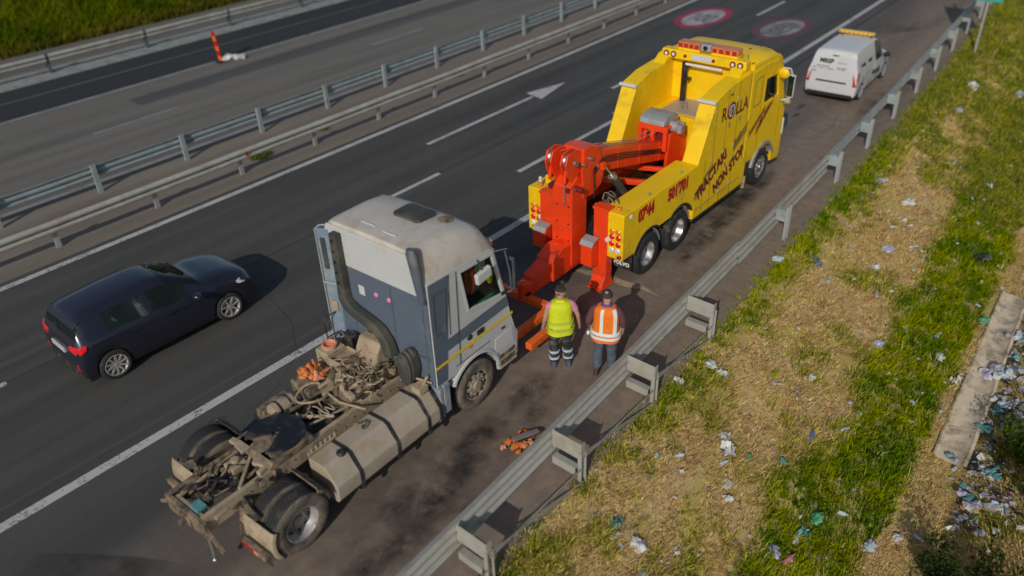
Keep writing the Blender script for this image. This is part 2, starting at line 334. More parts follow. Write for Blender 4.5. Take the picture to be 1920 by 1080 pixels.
film('oil_film', (.014, .012, .010), .7, .5, 2.4); film('soot_film', (.025, .022, .019), .5, .8, 1.1); film('dust_film', (.30, .26, .21), .9, .9, 3.5)
def stain(name, m, x, y, rx, ry, rot=0, z=.008):
    b = B(); n = 28; ph = random.random()*9; vs = []
    for i in range(n):
        a = 2*PI*i/n; k = 1+.22*mnoise.noise(Vector((math.cos(a)*1.4+ph, math.sin(a)*1.4, ph))); px, py = rx*k*math.cos(a), ry*k*math.sin(a)
        vs.append((x+px*math.cos(rot)-py*math.sin(rot), y+px*math.sin(rot)+py*math.cos(rot), z))
    b.add(vs, [tuple(range(n))]); return obj(name, b, m, shoulder, smooth=False)
for q in ((6.46, -4.65, .75, .38, .3), (7.16, -4.4, .9, .3, .1), (5.66, -4.86, .6, .35, .5), (5.28, -4.4, .5, .25, 0), (4.86, -5.11, .7, .3, .2), (5.84, -5.41, .35, .16, .4), (8.54, -4.29, .8, .4, .2), (8.13, -4.8, .35, .2, .3), (3.88, -5.01, .8, .3, .1), (3.3, -4.71, .4, .25, 0),
          (15.36, -4.02, 1.3, .34, .05), (16.75, -3.91, 1.2, .3, .1), (17.74, -3.76, 1.0, .34, .05), (14.36, -4.17, .5, .16, .1), (19.03, -3.65, 1.1, .3, .1), (20.66, -3.14, .8, .25, .1), (25.2, -2.11, .5, .14, .1), (24.39, -2.31, .35, .1, 0), (11.17, -3.27, .6, .4, .6), (4.33, -0.57, .35, .2, .2), (7.43, -0.46, .55, .25, .1)):
    stain('oil_stain', 'oil_film', q[0], q[1], q[2], q[3], q[4])
for q in ((1.68, -2.38, 2.2, .35, -1.0), (5.77, -4.6, 3.2, 1.0, .05), (16.68, -3.46, 4.5, .8, .05), (30.21, -1.58, 2.6, .5, -.5), (36.16, -1.46, 2.0, .6, -.6), (27.45, -4.03, 3, .5, .1)): stain('tyre_soot', 'soot_film', *q, z=.012)
b = B(); pts = [(12.45, -2.45), (12.52, -2.85), (12.68, -3.2), (12.6, -3.6), (12.72, -4.1), (12.66, -4.5)]; vs = []
for i, (x, y) in enumerate(pts): w = (.06, .10, .08, .12, .07, .02)[i]; vs += [(x-w, y, .016), (x+w, y+.05, .016)]
b.add(vs, [(2*i, 2*i+1, 2*i+3, 2*i+2) for i in range(5)]); struct(obj('spilled_sand', b, 'mud_light', smooth=False))
# repaired strips, meandering cracks and grit on the carriageways
asphalt('asphalt_patch', (.030, .030, .031), (.045, .044, .042), .2, speck=.3, cracks=False); asphalt('asphalt_pale', (.085, .082, .075), (.11, .104, .094), .2, cracks=False)
for y0, y1, x0, x1, m, par in ((3.72, 3.78, -14, 70, 'asphalt_patch', road), (1.0, 1.9, 16.5, 27, 'asphalt_patch', road), (4.3, 4.5, -10, 4, 'asphalt_pale', road), (.35, .42, -14, 40, 'asphalt_pale', road), (-.62, -.5, 20, 60, 'asphalt_patch', shoulder), (16.6, 17.6, 12, 40, 'asphalt_pale', road2)): ribbon('tarmac_patch', m, y0, y1, x0, x1, .002 if y0 != 3.72 else .003, 1., par)
rc = random.Random(77)
for k in range(20):
    x, y = rc.uniform(-2, 30), rc.uniform(-4.5, 7.2) if k < 13 else rc.uniform(11.8, 18.6); a = rc.choice((0, PI/2))+rc.uniform(-.35, .35); pts = []
    for q in range(rc.randint(9, 20)): pts.append((x, y)); a += rc.uniform(-.5, .5)*.6; x += .3*math.cos(a); y += .3*math.sin(a)
    b = B(); vs = []
    for q, (px, py) in enumerate(pts): w = .009*(1-abs(q/len(pts)-.5)*1.6)+.003; vs += [(px-w, py-w, .005), (px+w, py+w, .005)]
    b.add(vs, [(2*q, 2*q+1, 2*q+3, 2*q+2) for q in range(len(pts)-1)]); obj('crack', b, 'asphalt_patch', shoulder if pts[0][1] < 0 else road if pts[0][1] < 8 else road2, smooth=False)
b = B()
for k in range(2600):
    x = rc.uniform(2, 34); y = yr(x)-.3+abs(rc.gauss(0, .75)) if k % 3 else rc.choice((7.8+abs(rc.gauss(0, .5))+cv(x), 10.9-abs(rc.gauss(0, .5))+cv(x), rc.uniform(-4, 7))); r_ = rc.uniform(.003, .010); a = rc.uniform(0, 6.28); P_ = [(x+r_*math.cos(a+t), y+r_*math.sin(a+t), .008) for t in (0, 1.6, 3.2, 4.8)]
    b.add(P_+[(x, y, .008+r_)], [(0, 1, 4), (1, 2, 4), (2, 3, 4), (3, 0, 4)])
tag(obj('grit', b, 'gutter_concrete', smooth=False), 'pale grit and small stones scattered along the road edges', 'grit', kind='stuff')
# ------------------------------------------------------------------ verge and fields
def soil(name, cols, sc):
    m, t, p, oc = newmat(name); a = noi(t, sc, 8, oc, .7); bb_ = noi(t, sc*.25, 5, oc, .6)
    c = mixc(t, ramp(t, a, .3, .7), cols[0], cols[1]); c = mixc(t, ramp(t, bb_, .42, .62), c, cols[2])
    t.links.new(c, p.inputs['Base Color']); p.inputs['Roughness'].default_value = .95; bumpy(t, p, a, .6, .05); M[name] = m
soil('straw_soil', ((.30, .205, .09), (.70, .49, .24), (.42, .33, .09)), 5.); soil('field_soil', ((.03, .045, .008), (.07, .08, .014), (.09, .075, .025)), 2.)
xs = np.concatenate([np.arange(-14, 45, .33), np.arange(45, 131, 2.)]); ds = np.concatenate([np.arange(.0, 9, .25), [10, 12, 15, 20, 30, 60]])
vs = [(x, yr(x)-.45-d, ground_z(x, yr(x)-.45-d)-(.02 if d == 0 else 0)) for x in xs for d in ds]; nd = len(ds)
b = B(); b.add(vs, [(i*nd+j, (i+1)*nd+j, (i+1)*nd+j+1, i*nd+j+1) for i in range(len(xs)-1) for j in range(nd-1)]); struct(obj('verge_slope', b, 'straw_soil', ang=80))
def gz2(x, y):
    d = y-cv(x)-27.2; return max(min(.28*d, 4), 0)+.12*mnoise.fractal(Vector((x*.3, y*.3, 0)), .8, 2, 3)*min(max(d, 0), 1)
xs = np.arange(-20, 131, 1.5); ds = np.concatenate([np.arange(0, 20, 1.), [25, 40, 80, 160]])
vs = [(x, cv(x)+27.2+d, gz2(x, cv(x)+27.2+d)) for x in xs for d in ds]; nd = len(ds)
b = B(); b.add(vs, [(i*nd+j, (i+1)*nd+j, (i+1)*nd+j+1, i*nd+j+1) for i in range(len(xs)-1) for j in range(nd-1)]); struct(obj('field_bank', b, 'field_soil', ang=80))
b = B(); b.bb(-2000, 2000, -2000, 2000, -4.2, -3.2); struct(obj('ground', b, 'field_soil', smooth=False))
# concrete drain channel at the foot of the slope
b = B(); vs = []; xs = np.arange(14.0, 21.4, .4)
for x in xs:
    for d, z in ((4.26, -2.16), (4.30, -2.14), (4.38, -2.20), (4.78, -2.20), (4.84, -2.13), (4.90, -2.15)):
        w = .04*mnoise.noise(Vector((x*2, d*3, 0))); vs.append((x, yr(x)-.45-d+w, z+.03*mnoise.noise(Vector((x*1.5, d, 4)))))
b.add(vs, [(i*6+j, (i+1)*6+j, (i+1)*6+j+1, i*6+j+1) for i in range(len(xs)-1) for j in range(5)]); struct(obj('drain_channel', b, 'concrete', ang=60))
# ------------------------------------------------------------------ grass: one joined mesh per kind, true blades, plant colours only
def grassmat():
    m, t, p, oc = newmat('grass_blades'); a = N(t, 'ShaderNodeAttribute', attribute_name='Col'); t.links.new(a.outputs[0], p.inputs['Base Color']); p.inputs['Roughness'].default_value = .9
    p.inputs['Specular IOR Level'].default_value = .05
    tl = N(t, 'ShaderNodeBsdfTranslucent'); t.links.new(a.outputs[0], tl.inputs[0]); mx = N(t, 'ShaderNodeMixShader'); mx.inputs[0].default_value = .38
    t.links.new(p.outputs[0], mx.inputs[1]); t.links.new(tl.outputs[0], mx.inputs[2]); t.links.new(mx.outputs[0], t.nodes['Material Output'].inputs[0]); M['grass'] = m
grassmat()
def blades(name, P, H, C, lean, width, nb):
    """P (n,3) tuft roots, H heights, C colours, lean factor, width, nb blades each"""
    n = len(P); P = np.repeat(P, nb, 0); H = np.repeat(H, nb)*RNG.uniform(.55, 1.15, n*nb); C = np.repeat(C, nb, 0)*RNG.uniform(.72, 1.28, (n*nb, 1)); lean = np.repeat(lean, nb); width = np.repeat(width, nb)
    n *= nb; a = RNG.uniform(0, 2*PI, n); P = P+np.stack([np.cos(a)*.06, np.sin(a)*.06, 0*a], 1)*RNG.uniform(0, 1.6, (n, 1)); a2 = RNG.uniform(0, 2*PI, n)
    dx, dy = np.cos(a), np.sin(a); wx, wy = np.cos(a2)*width, np.sin(a2)*width; L = H*lean*RNG.uniform(.3, 1.3, n)
    V = np.zeros((n, 5, 3)); z = np.zeros(n)
    V[:, 0] = P-np.stack([wx, wy, z+.03], 1); V[:, 1] = P+np.stack([wx, wy, z-.03], 1)
    mid = P+np.stack([dx*L*.35, dy*L*.35, H*.6], 1); V[:, 2] = mid+np.stack([wx, wy, z], 1)*.7; V[:, 3] = mid-np.stack([wx, wy, z], 1)*.7
    V[:, 4] = P+np.stack([dx*L, dy*L, H*(1-.25*np.minimum(lean, 2))], 1)
    me = bpy.data.meshes.new(name); me.vertices.add(n*5); me.vertices.foreach_set('co', V.reshape(-1))
    base = np.arange(n)*5; me.loops.add(n*7); me.polygons.add(n*2)
    lp = np.stack([base, base+1, base+2, base+3, base+3, base+2, base+4], 1).reshape(-1); me.loops.foreach_set('vertex_index', lp)
    ls = np.stack([np.arange(n)*7, np.arange(n)*7+4], 1).reshape(-1); me.polygons.foreach_set('loop_start', ls)
    me.update(calc_edges=True); me.validate()
    at = me.color_attributes.new('Col', 'FLOAT_COLOR', 'POINT'); K = np.ones((n, 5, 4)); K[:, :, :3] = np.clip(C, 0, .9)[:, None, :]
    at.data.foreach_set('color', K.reshape(-1)); me.materials.append(M['grass']); o = bpy.data.objects.new(name, me); COL.objects.link(o); return o
def fb(x, y, s, k=0): return mnoise.fractal(Vector((x*s, y*s, k)), .8, 2.1, 3)
def verge_grass(n):
    P, H, C, Ln, Wd = [], [], [], [], []
    G1, G2, ST1, ST2, OL, DK, RED = map(np.array, ((.14, .24, .0), (.40, .42, .0), (.95, .70, .32), (.80, .53, .22), (.50, .44, .08), (.035, .06, .004), (.55, .30, .13)))
    for i in range(n):
        x = 2.5+47*random.random()**1.45; d = -.05+8.0*random.random(); y = yr(x)-.45-d
        if 4.3 < d < 5.05 and 14.0 < x < 21.3: continue
        q = fb(x, y, .55)+.5*fb(x, y, 1.9, 5)+.35*fb(x, y, 4.5, 8); g = .05+.48*q
        edge = (.85 if x > 12 else 1.3); g += max(0, 1-d/edge)*(.85 if x > 12 else .45)*(1+.5*fb(x, y, .5, 31))
        mid = 3.30+.3*fb(x, 0, .25, 2)-.04*max(0, 11-x); wd = .74 if x < 20 else .9; bd = math.exp(-(((d-mid)+.18*fb(x, y, 1.4, 17))/wd)**4); g = g*(1-.6*bd)+1.25*bd*(.72+.5*min(max(fb(x, y, .9, 6)+.5, 0), 1)); g += .5*max(0, min((x-22)/8, 1))
        if d > 5: g = .20+.6*q
        if 4.05 < d < 5.2: g -= .6
        u = random.random(); bare = fb(x, y, 1.3, 21)
        if bare > .42 and u < .8 and g < .5: continue
        w = .006+.004*random.random()+.00025*x
        if g > .48+.30*(u-.5):
            t = min(max(.5+1.3*fb(x, y, 1.1, 9)+.3*(random.random()-.5), 0), 1); c = G1*(1-t)+G2*t; hgt = .08+.20*random.random()**1.6; le = .55+.8*random.random()
            if random.random() < .05: c = c*.5+ST1*.4
            if random.random() < .10: w *= 2.6; hgt *= .7; c = G1*.8
            if x > 24: c = c*.55+OL*.3
            if d > 5: c = DK*.6+G1*.4
        elif g > .27: c = OL*(.7+.6*random.random()); hgt = .08+.16*random.random(); le = 1.2
        else: t = random.random(); c = ST1*(1-t)+ST2*t; c = c*(1-.5*(random.random() < .1))+RED*(.3*(random.random() < .15)); hgt = .04+.08*random.random(); le = 2.2; w *= .8
        if random.random() < .012 and bd < .4: hgt = .22+.2*random.random(); le = .7; w *= .5; c = ST2*.9
        if d < .15: hgt *= .5
        P.append((x, y, ground_z(x, y))); H.append(hgt); C.append(c); Ln.append(le); Wd.append(w)
    return blades('verge_grass', np.array(P), np.array(H), np.array(C), np.array(Ln), np.array(Wd), 8)
tag(verge_grass(60000), 'short green and straw coloured grass on the littered verge slope', 'grass', kind='stuff')
def field_grass(n):
    P, H, C, Ln, Wd = [], [], [], [], []
    A, D, E_ = np.array((.055, .12, .002)), np.array((.19, .22, .003)), np.array((.22, .17, .03))
    for i in range(n):
        x = -4+40*random.random(); d = .1+11*random.random()**1.3; y = cv(x)+27.2+d; t = min(max(.5+1.1*fb(x, y, .35, 3)+.02*(x-8), 0), 1)
        c = A*(1-t)+D*t
        if random.random() < .12 or d < .5: c = c*.4+E_*.6
        P.append((x, y, gz2(x, y))); H.append((.45+.45*random.random())*min(.45+d*.5, 1)); C.append(c); Ln.append(.6); Wd.append(.016+.012*random.random())
    return blades('tall_grass', np.array(P), np.array(H), np.array(C), np.array(Ln), np.array(Wd), 7)
tag(field_grass(19000), 'tall dark green grass beyond the far guard rail', 'grass', kind='stuff')
P = []; H = []; C = []
for cx, cy, n, r in ((11.9, 9.15, 22, .22), (14.5, 9.3, 5, .1), (7.2, 9.8, 4, .1), (21.0, 9.6, 8, .2)):
    for i in range(n): a = random.random()*6.28; q = r*random.random()**.5; P.append((cx+q*math.cos(a)*1.6, cy+q*math.sin(a), 0)); H.append(.12+.12*random.random()); C.append((.12, .15, .012))
tag(blades('median_weeds', np.array(P), np.array(H), np.array(C), np.full(len(P), .9), np.full(len(P), .012), 9), 'small green weeds growing between the two median guard rails', 'weeds', kind='stuff')
# ------------------------------------------------------------------ guard rails
def beam_profile(n, z0, z1, amp, th=.006):
    p = []
    for i in range(n*8+1):
        t = i/(n*8); w = .5-.5*math.cos(2*PI*n*t); w = min(max((w-.2)/.6, 0), 1); p.append((amp*w, z0+(z1-z0)*t))
    return p+[(a-th, z) for a, z in p[::-1]]
def beam(name, prof, x0, x1, yf, side, m, parent, step=1.2, zo=0.):
    n = max(int((x1-x0)/step), 1); rings = []
    for i in range(n+1):
        x = x0+(x1-x0)*i/n; wb = .012*mnoise.noise(Vector((x*.5, yf(x), 1))); wz = .012*mnoise.noise(Vector((x*.4, yf(x), 7))); rings.append([(x, yf(x)+side*a+wb, z+zo+wz) for a, z in prof])
    return obj(name, B().loft(rings), m, parent, ang=40)
def cpost(x, y, z0, z1, w, dp, side, m, parent, lean=0.):
    b = B(); t = .008
    b.bb(x-w/2, x+w/2, y-t/2, y+t/2, z0, z1); s = side
    b.bb(x-w/2-.001, x-w/2+t, min(y, y+s*dp), max(y, y+s*dp), z0, z1-.002); b.bb(x+w/2-t, x+w/2+.001, min(y, y+s*dp), max(y, y+s*dp), z0, z1-.002)
    return obj('post', b, m, parent)
g = thing('guard_rail', 'dusty guard rail with box spacers and tie straps beside the littered slope', 'guard rail', (0, 0, 0))
TH = beam_profile(3, .30, .84, .085); WB = beam_profile(2, .44, .76, .085); yb = lambda x: yr(x)+.06
for i in range(-4, 2): beam('beam', TH, 5.1+i*4.66, 5.1+(i+1)*4.66+.1, yb, 1, 'rail_dusty', g)
beam('beam', beam_profile(3, .24, .86, .03), 14.42+.08, 20.3, lambda x: yb(x)-.006, 1, 'rail_dusty', g)
x = 20.2
while x < 74: beam('beam', WB, x, x+4.9, lambda q: yb(q)-.004*(int((x-20)/4.8) % 2), 1, 'galvanised', g); x += 4.8
for k in range(-4, 4):
    x = 5.0+2.33*k; y = yr(x)
    cpost(x+.05, y-.47, -.55, .62, .13, .07, -1, 'rail_dusty', g)
    b = B(); b.bb(x-.0, x+.007, y-.52, y+.05, .47, .80); b.bb(x+.007, x+.10, y-.52, y-.513, .50, .80); b.bb(x+.007, x+.12, y-.50, y+.05, .465, .473)
    b.cyl((x-.012, y-.10, .70), (x-.002, y-.10, .70), .02, n=8); b.bb(x-.004, x, y-.42, y-.12, .715, .735); obj('spacer', b, 'rail_dusty', g, .004, 1)
    b = B(); b.bb(x-.02, x-.012, y-.42, y+.04, .10, .24); b.bb(x-.012, x+.10, y-.42, y+.04, .235, .243); obj('foot_plate', b, 'rail_dusty', g)
    if k < 3:
        x2 = x+2.33; b = B(); b.beam((x+.05, y-.53, .50), (x2+.03, yr(x2)-.53, .30), .045, .006, up=(0, 1, 0)); b.beam((x+.06, y-.55, .62), (x2+.02, yr(x2)-.55, .02), .04, .006, up=(0, 1, 0)); obj('tie_strap', b, 'galvanised', g)
x = 16.6
while x < 72:
    y = yr(x); cpost(x, y-.20, -.35, .86, .14, .07, -1, 'galvanised', g); b = B(); b.bb(x-.06, x+.06, y-.192, y+.05, .46, .75); obj('spacer', b, 'galv_blue', g, .005, 1); x += 2.76 if x > 18 else 3.7
b = B()
for k in range(-2, 24):
    x = 5.1+2.33*k; yy = yb(x)
    for j in range(8 if k % 2 == 0 else 2): b.ball((x-.12+.08*(j % 4), yy+.012-.05, .44+.22*(j//4)), (.016, .012, .016), 6, 4)
tag(obj('rail_bolts', b, 'steel', g), kind='stuff')
# median rail facing this carriageway
g = thing('guard_rail', 'dusty double ribbed median guard rail nearest the dark car', 'guard rail', (0, 0, 0)); ym = lambda x: 8.27+cv(x)
for i in range(-4, 16): beam('beam', WB, 5.5+i*5.32, 5.5+(i+1)*5.32+.12, lambda q: ym(q)+.05-.004*(i % 2), -1, 'rail_dusty', g)
for k in range(-6, 30):
    x = 5.5+2.66*k; cpost(x, ym(x)+.10, -.1, .70, .12, .07, 1, 'galvanised', g); b = B(); b.bb(x-.05, x+.05, ym(x)+.045, ym(x)+.09, .48, .73); obj('spacer', b, 'galvanised', g)
b = B(); b.bb(11.0-.04, 11.0+.04, ym(11)-.055, ym(11)-.05, .55, .68); obj('reflector', b, 'lamp_red', g)
# median rail serving the other carriageway, seen from behind
g = thing('guard_rail', 'median guard rail with pale blue posts, seen from behind', 'guard rail', (0, 0, 0)); yn = lambda x: 10.66+cv(x)
for i in range(-4, 16): beam('beam', WB, 4.96+i*5.42, 4.96+(i+1)*5.42+.12, lambda q: yn(q)+.12-.004*(i % 2), 1, 'galv_blue', g)
for k in range(-6, 30):
    x = 4.96+2.71*k; cpost(x, yn(x), -.1, .83, .13, .08, 1, 'galv_blue', g); b = B(); b.bb(x-.05, x+.06, yn(x)+.085, yn(x)+.13, .46, .74); obj('spacer', b, 'slate_dark', g)
# far rail
g = thing('guard_rail', 'far guard rail in front of the tall green grass', 'guard rail', (0, 0, 0)); yf = lambda x: 23.5+cv(x)
for i in range(-4, 14): beam('beam', WB, 3.4+i*4.2, 3.4+(i+1)*4.2-.12, lambda q: yf(q)-.05, -1, 'rail_dusty', g)
for k in range(-4, 15):
    x = 3.34+4.2*k; b = B(); b.bb(x-.06, x+.06, yf(x)-.06, yf(x)+.12, -.1, .80); obj('post', b, 'slate_dark', g)
# ------------------------------------------------------------------ wheels
def truck_wheel(parent, x, y, side, r=.50, w=.29, style='front', tm='rubber', rm='rim_mud'):
    """y is the outer face; side -1 = right. hub mesh with tyre and rim children"""
    s = side; P = lambda prof: [(a, y+s*q) for a, q in prof]
    hub = B(); dish = {'front': -.02, 'rear': -.16, 'wreck': -.17, 'steer': -.03}[style]
    if style in ('front', 'steer'): hub.lathe([(.0, y+s*.035), (.085, y+s*.03), (.10, y+s*.0), (.15, y+s*-.01), (.15, y+s*-.10)], (x, 0, .5*r/.5), n=20)
    else: hub.lathe([(.0, y+s*(-.10)), (.09, y+s*(-.10)), (.10, y+s*(-.13)), (.15, y+s*(-.15)), (.16, y+s*-.2)], (x, 0, r), n=20)
    for k in range(10):
        a = 2*PI*k/10; c = (x+.172*math.cos(a), r+.172*math.sin(a)); d = dish-.01
        hub.cyl((c[0], y+s*(d-.02), c[1]), (c[0], y+s*(d+.035), c[1]), .016, n=6)
    h = obj('wheel', hub, 'rim_mud' if rm == 'rim_mud' else 'steel', parent)
    t = B(); k = r-.29
    t.lathe(P([(r-.215, -.02), (r-.20, -.005), (r-.10, .006), (r-.035, -.006), (r-.014, -.028)]), (x, 0, r), n=44, m=1)
    t.lathe(P([(r-.014, -.028), (r, -.045), (r, -.075), (r-.014, -.08), (r-.014, -.09), (r, -.095), (r, -.135), (r-.014, -.14), (r-.014, -.15), (r, -.155), (r, -.195), (r-.014, -.20), (r-.014, -.21), (r, -.215), (r, -w+.045), (r-.014, -w+.028)]), (x, 0, r), n=44)
    t.lathe(P([(r-.014, -w+.028), (r-.05, -w), (r-.2, -w+.01), (r-.215, -w+.02)]), (x, 0, r), n=44, m=1); tr = obj('tyre', t, ['rubber', tm], h, ang=50, fix=False) if False else obj('tyre', t, ['rubber', tm], h, ang=50)
    rr = r-.212; m = B()
    if style in ('front', 'steer'):
        m.lathe(P([(rr+.012, -.03), (rr+.005, -.012), (rr-.015, -.014), (rr-.03, -.06), (rr-.05, -.065), (.225, -.022), (.195, -.018), (.15, -.03), (.13, -.03)]), (x, 0, r), n=32)
    else:
        m.lathe(P([(rr+.012, -.03), (rr+.006, -.010), (rr-.012, -.012), (rr-.03, -.06), (rr-.045, -.17), (rr-.06, -.19), (.215, -.175), (.15, -.16), (.1, -.16)]), (x, 0, r), n=32)
    mr = obj('rim', m, rm, h, ang=45); hb = B()
    for i in range(10):
        a = 2*PI*(i+.5)/10; rad = .235 if style in ('front', 'steer') else .225; q = (-.026 if style in ('front', 'steer') else -.172)
        hb.cyl((x+rad*math.cos(a), y+s*(q-.02), r+rad*math.sin(a)), (x+rad*math.cos(a), y+s*(q+.012), r+rad*math.sin(a)), .028 if style != 'wreck' else .02, n=10)
    tag(obj('hand_hole', hb, 'black_plastic', h), kind='stuff')
    return h
# ------------------------------------------------------------------ tractor unit
TR = thing('tractor_unit', 'muddy white and slate grey truck tractor with no trailer, on the hard shoulder', 'truck', (3.72, -2.80, 0), R(2.34))
def tp(name, b, m, bev=0., par=None, **k): return obj(name, b, m, par or TR, bev, **k)
truck_wheel(TR, 0, -1.25, -1, style='rear', tm='rubber_mud', rm='rim_grey'); truck_wheel(TR, 0, -.93, -1, style='rear', tm='rubber_mud')
truck_wheel(TR, 0, 1.25, 1, style='rear', tm='rubber_mud', rm='rim_grey'); truck_wheel(TR, 0, .93, 1, style='rear', tm='rubber_mud')
truck_wheel(TR, 3.88, -1.235, -1, style='front', tm='rubber_mud'); truck_wheel(TR, 3.88, 1.235, 1, style='front', tm='rubber_mud')
for s in (-1, 1):      # chassis rails with bolted flanges
    b = B(); y = s*.40; b.bb(-1.0, 4.6, y-.04, y+.04, .955, .975); b.bb(-1.0, 4.6, y-.04, y+.04, .70, .72); b.bb(-1.0, 4.6, y+s*.032, y+s*.04, .722, .953)
    tp('chassis_rail', b, 'mud' if s > 0 else 'mud_light')
    b = B()
    for k in range(26): xx = -.85+k*.2; b.cyl((xx, y+s*.04, .80+.07*(k % 2)), (xx, y+s*.058, .80+.07*(k % 2)), .014, n=6)
    tag(tp('rail_bolts', b, 'mud'), kind='stuff')
for xx, w, m in ((-.96, .10, 'mud_light'), (-.30, .12, 'grease_black'), (.25, .16, 'grease_black'), (1.55, .1, 'black_plastic'), (2.4, .12, 'mud')):
    b = B(); b.bb(xx-w/2, xx+w/2, -.365, .365, .73, .90); tp('cross_member', b, m, .008)
b = B(); b.cyl((0, -.9, .5), (0, .9, .5), .075, n=14); b.ball((0, 0, .5), (.24, .26, .24), 16, 10); b.cyl((.1, 0, .5), (1.7, 0, .72), .05, n=10); tp('rear_axle', b, 'mud')
for s in (-1, 1):
    b = B(); b.beam((-.55, s*.56, .62), (.65, s*.56, .56), .09, .05); b.cyl((-.42, s*.56, .62), (-.42, s*.56, .86), .12, .10, n=16); b.cyl((.1, s*.52, .5), (.2, s*.45, .96), .03, n=8); tp('suspension', b, 'mud')
# fifth wheel coupling: greasy plate with the kingpin slot opening to the rear
pl = []
for a in np.linspace(214, 506, 30): pl.append((.56+.46*math.cos(R(a)), .02+.45*math.sin(R(a))))
pl += [(.34, .20), (.50, .09), (.58, .07), (.63, .02), (.58, -.03), (.50, -.05), (.34, -.16)]
b = B(); b.prism([(x, y) for x, y in pl], 1.085, 1.125, 'z'); fw = tp('fifth_wheel', b, 'grease_black', .008)
fw.rotation_euler = (0, R(3), 0); fw.location = (0, 0, .03)
b = B(); b.lathe([(.07, 1.090), (.085, 1.108), (.10, 1.108), (.11, 1.09)], (.60, .02, .02), 'z', 24); tp('locking_jaw', b, 'grease_black', par=fw)
b = B(); b.bb(.35, .85, -.40, -.28, .96, 1.10); b.bb(.35, .85, .28, .40, .96, 1.10); b.prism([(.12, 1.0), (.2, 1.09), (.95, 1.09), (1.02, 1.0), (.9, .975), (.2, .975)], -.46, .46); tp('coupling_base', b, 'mud', .012)
b = B(); b.prism([(.08, -.36), (.02, -.18), (.14, -.08), (.3, -.14), (.26, -.38)], 1.02, 1.09, 'z'); tp('grease_lip', b, 'mud_light', .015); b = B(); b.prism([(.1, .38), (.06, .14), (.2, .12), (.34, .16), (.3, .42)], 1.02, 1.09, 'z'); tp('grease_lip', b, 'mud_light', .015)
b = B(); b.tube([(.62, .30, 1.04), (.7, .5, 1.06), (.72, .72, 1.02)], .018); b.ball((.72, .74, 1.02), .03); tp('release_handle', b, 'black_plastic')
# mudguards: rear and front quarters of a drum over each twin wheel
def mudguard(s, a0, a1, r, m, w0=.60, w1=1.27, th=.014):
    b = B(); n = 9; ring = []
    for i in range(n+1):
        a = R(a0+(a1-a0)*i/n); c, q = math.cos(a), math.sin(a); ring.append([(r*c, s*w0, .5+r*q), (r*c, s*(w1-.05), .5+r*q), ((r-.02)*c, s*w1, .5+(r-.02)*q), ((r-.07)*c, s*(w1+.012), .5+(r-.07)*q), ((r-.07)*c, s*(w1-.005), .5+(r-.07)*q), ((r-th-.02)*c, s*(w1-.02), .5+(r-th-.02)*q), ((r-th)*c, s*w0, .5+(r-th)*q)])
    return tp('mudguard', b.loft(ring), m, .004)
for s in (-1, 1):
    mudguard(s, 152, 208, .575, 'mud_light'); mudguard(s, 14, 52, .575, 'mud' if s < 0 else 'black_plastic')
    b = B(); b.bb(-.66, -.54, s*.62, s*1.24, .02+.10, .34); 
    b = B(); b.bb(-.605, -.595, min(s*.66, s*1.22), max(s*.66, s*1.22), .16, .36); tp('mud_flap', b, 'black_plastic')
    b = B(); b.bb(-.70, -.62, min(s*.70, s*1.26), max(s*.70, s*1.26), .36, .47); tl = tp('tail_light', b, 'mud', .012)
    b = B(); b.bb(-.709, -.701, min(s*.73, s*.98), max(s*.73, s*.98), .38, .455); obj('lens', b, 'lamp_red', tl, .003, 1); b = B(); b.bb(-.709, -.701, min(s*1.0, s*1.1), max(s*1.0, s*1.1), .38, .455); obj('lens', b, 'rag_salmon', tl, .003, 1)
    b = B(); b.beam((-.40, s*.45, .88), (-.52, s*.95, .88), .05, .05); b.beam((-.58, s*.62, .62), (-.62, s*.62, .45), .03, .05); tp('guard_bracket', b, 'mud')
# tail clutter: brackets, couplings, hanging shock rod
b = B(); b.bb(-1.05, -.99, -.50, .50, .62, .92); b.bb(-1.08, -1.04, -.14, .14, .66, .84); b.cyl((-1.16, 0, .75), (-1.0, 0, .75), .05, n=12); b.beam((-1.02, .46, .8), (-1.02, .78, .58), .05, .06); b.beam((-1.02, -.46, .8), (-1.02, -.80, .55), .05, .06); tp('tow_coupling', b, 'mud', .006)
b = B(); b.tube([(-1.02, -.46, .72), (-1.06, -.55, .42), (-1.08, -.57, .33)], .026); b.ball((-1.08, -.575, .31), .045); tp('hanging_rod', b, 'steel')
b = B(); b.bb(-.98, -.82, -.26, -.06, .93, 1.0); tp('valve_block', b, 'litter_teal', .01)
b = B(); rr = random.Random(3)
for k in range(9):
    x0 = rr.uniform(-.9, .15); y0 = rr.uniform(-.34, .34); z0 = rr.uniform(.78, .98); pts = [(x0, y0, z0)]
    for q in range(5): pts.append((pts[-1][0]+rr.uniform(-.14, .16), pts[-1][1]+rr.uniform(-.13, .13), min(max(pts[-1][2]+rr.uniform(-.07, .09), .7), 1.05)))
    b.tube([Vector(p) for p in pts], rr.uniform(.008, .016), 6)
tag(tp('air_lines', b, 'grease_black'), kind='stuff')
for k in range(9):
    x0, y0 = rr.uniform(-.92, .12), rr.uniform(-.36, .36); b = B(); b.box((x0, y0, rr.uniform(.84, .96)), (rr.uniform(.06, .18), rr.uniform(.05, .15), rr.uniform(.05, .14)), Matrix.Rotation(rr.uniform(0, 3), 3, 'Z')); tp('valve', b, rr.choice(('mud', 'mud_light', 'mud', 'black_plastic')), .012)
b = B(); b.beam((-.95, .30, .90), (.1, .33, .96), .05, .04); b.beam((-.95, -.1, .9), (.2, .28, .98), .03, .03); b.beam((-.35, -.36, .97), (.22, .1, 1.0), .05, .05); tp('tie_bar', b, 'mud_light', .005)
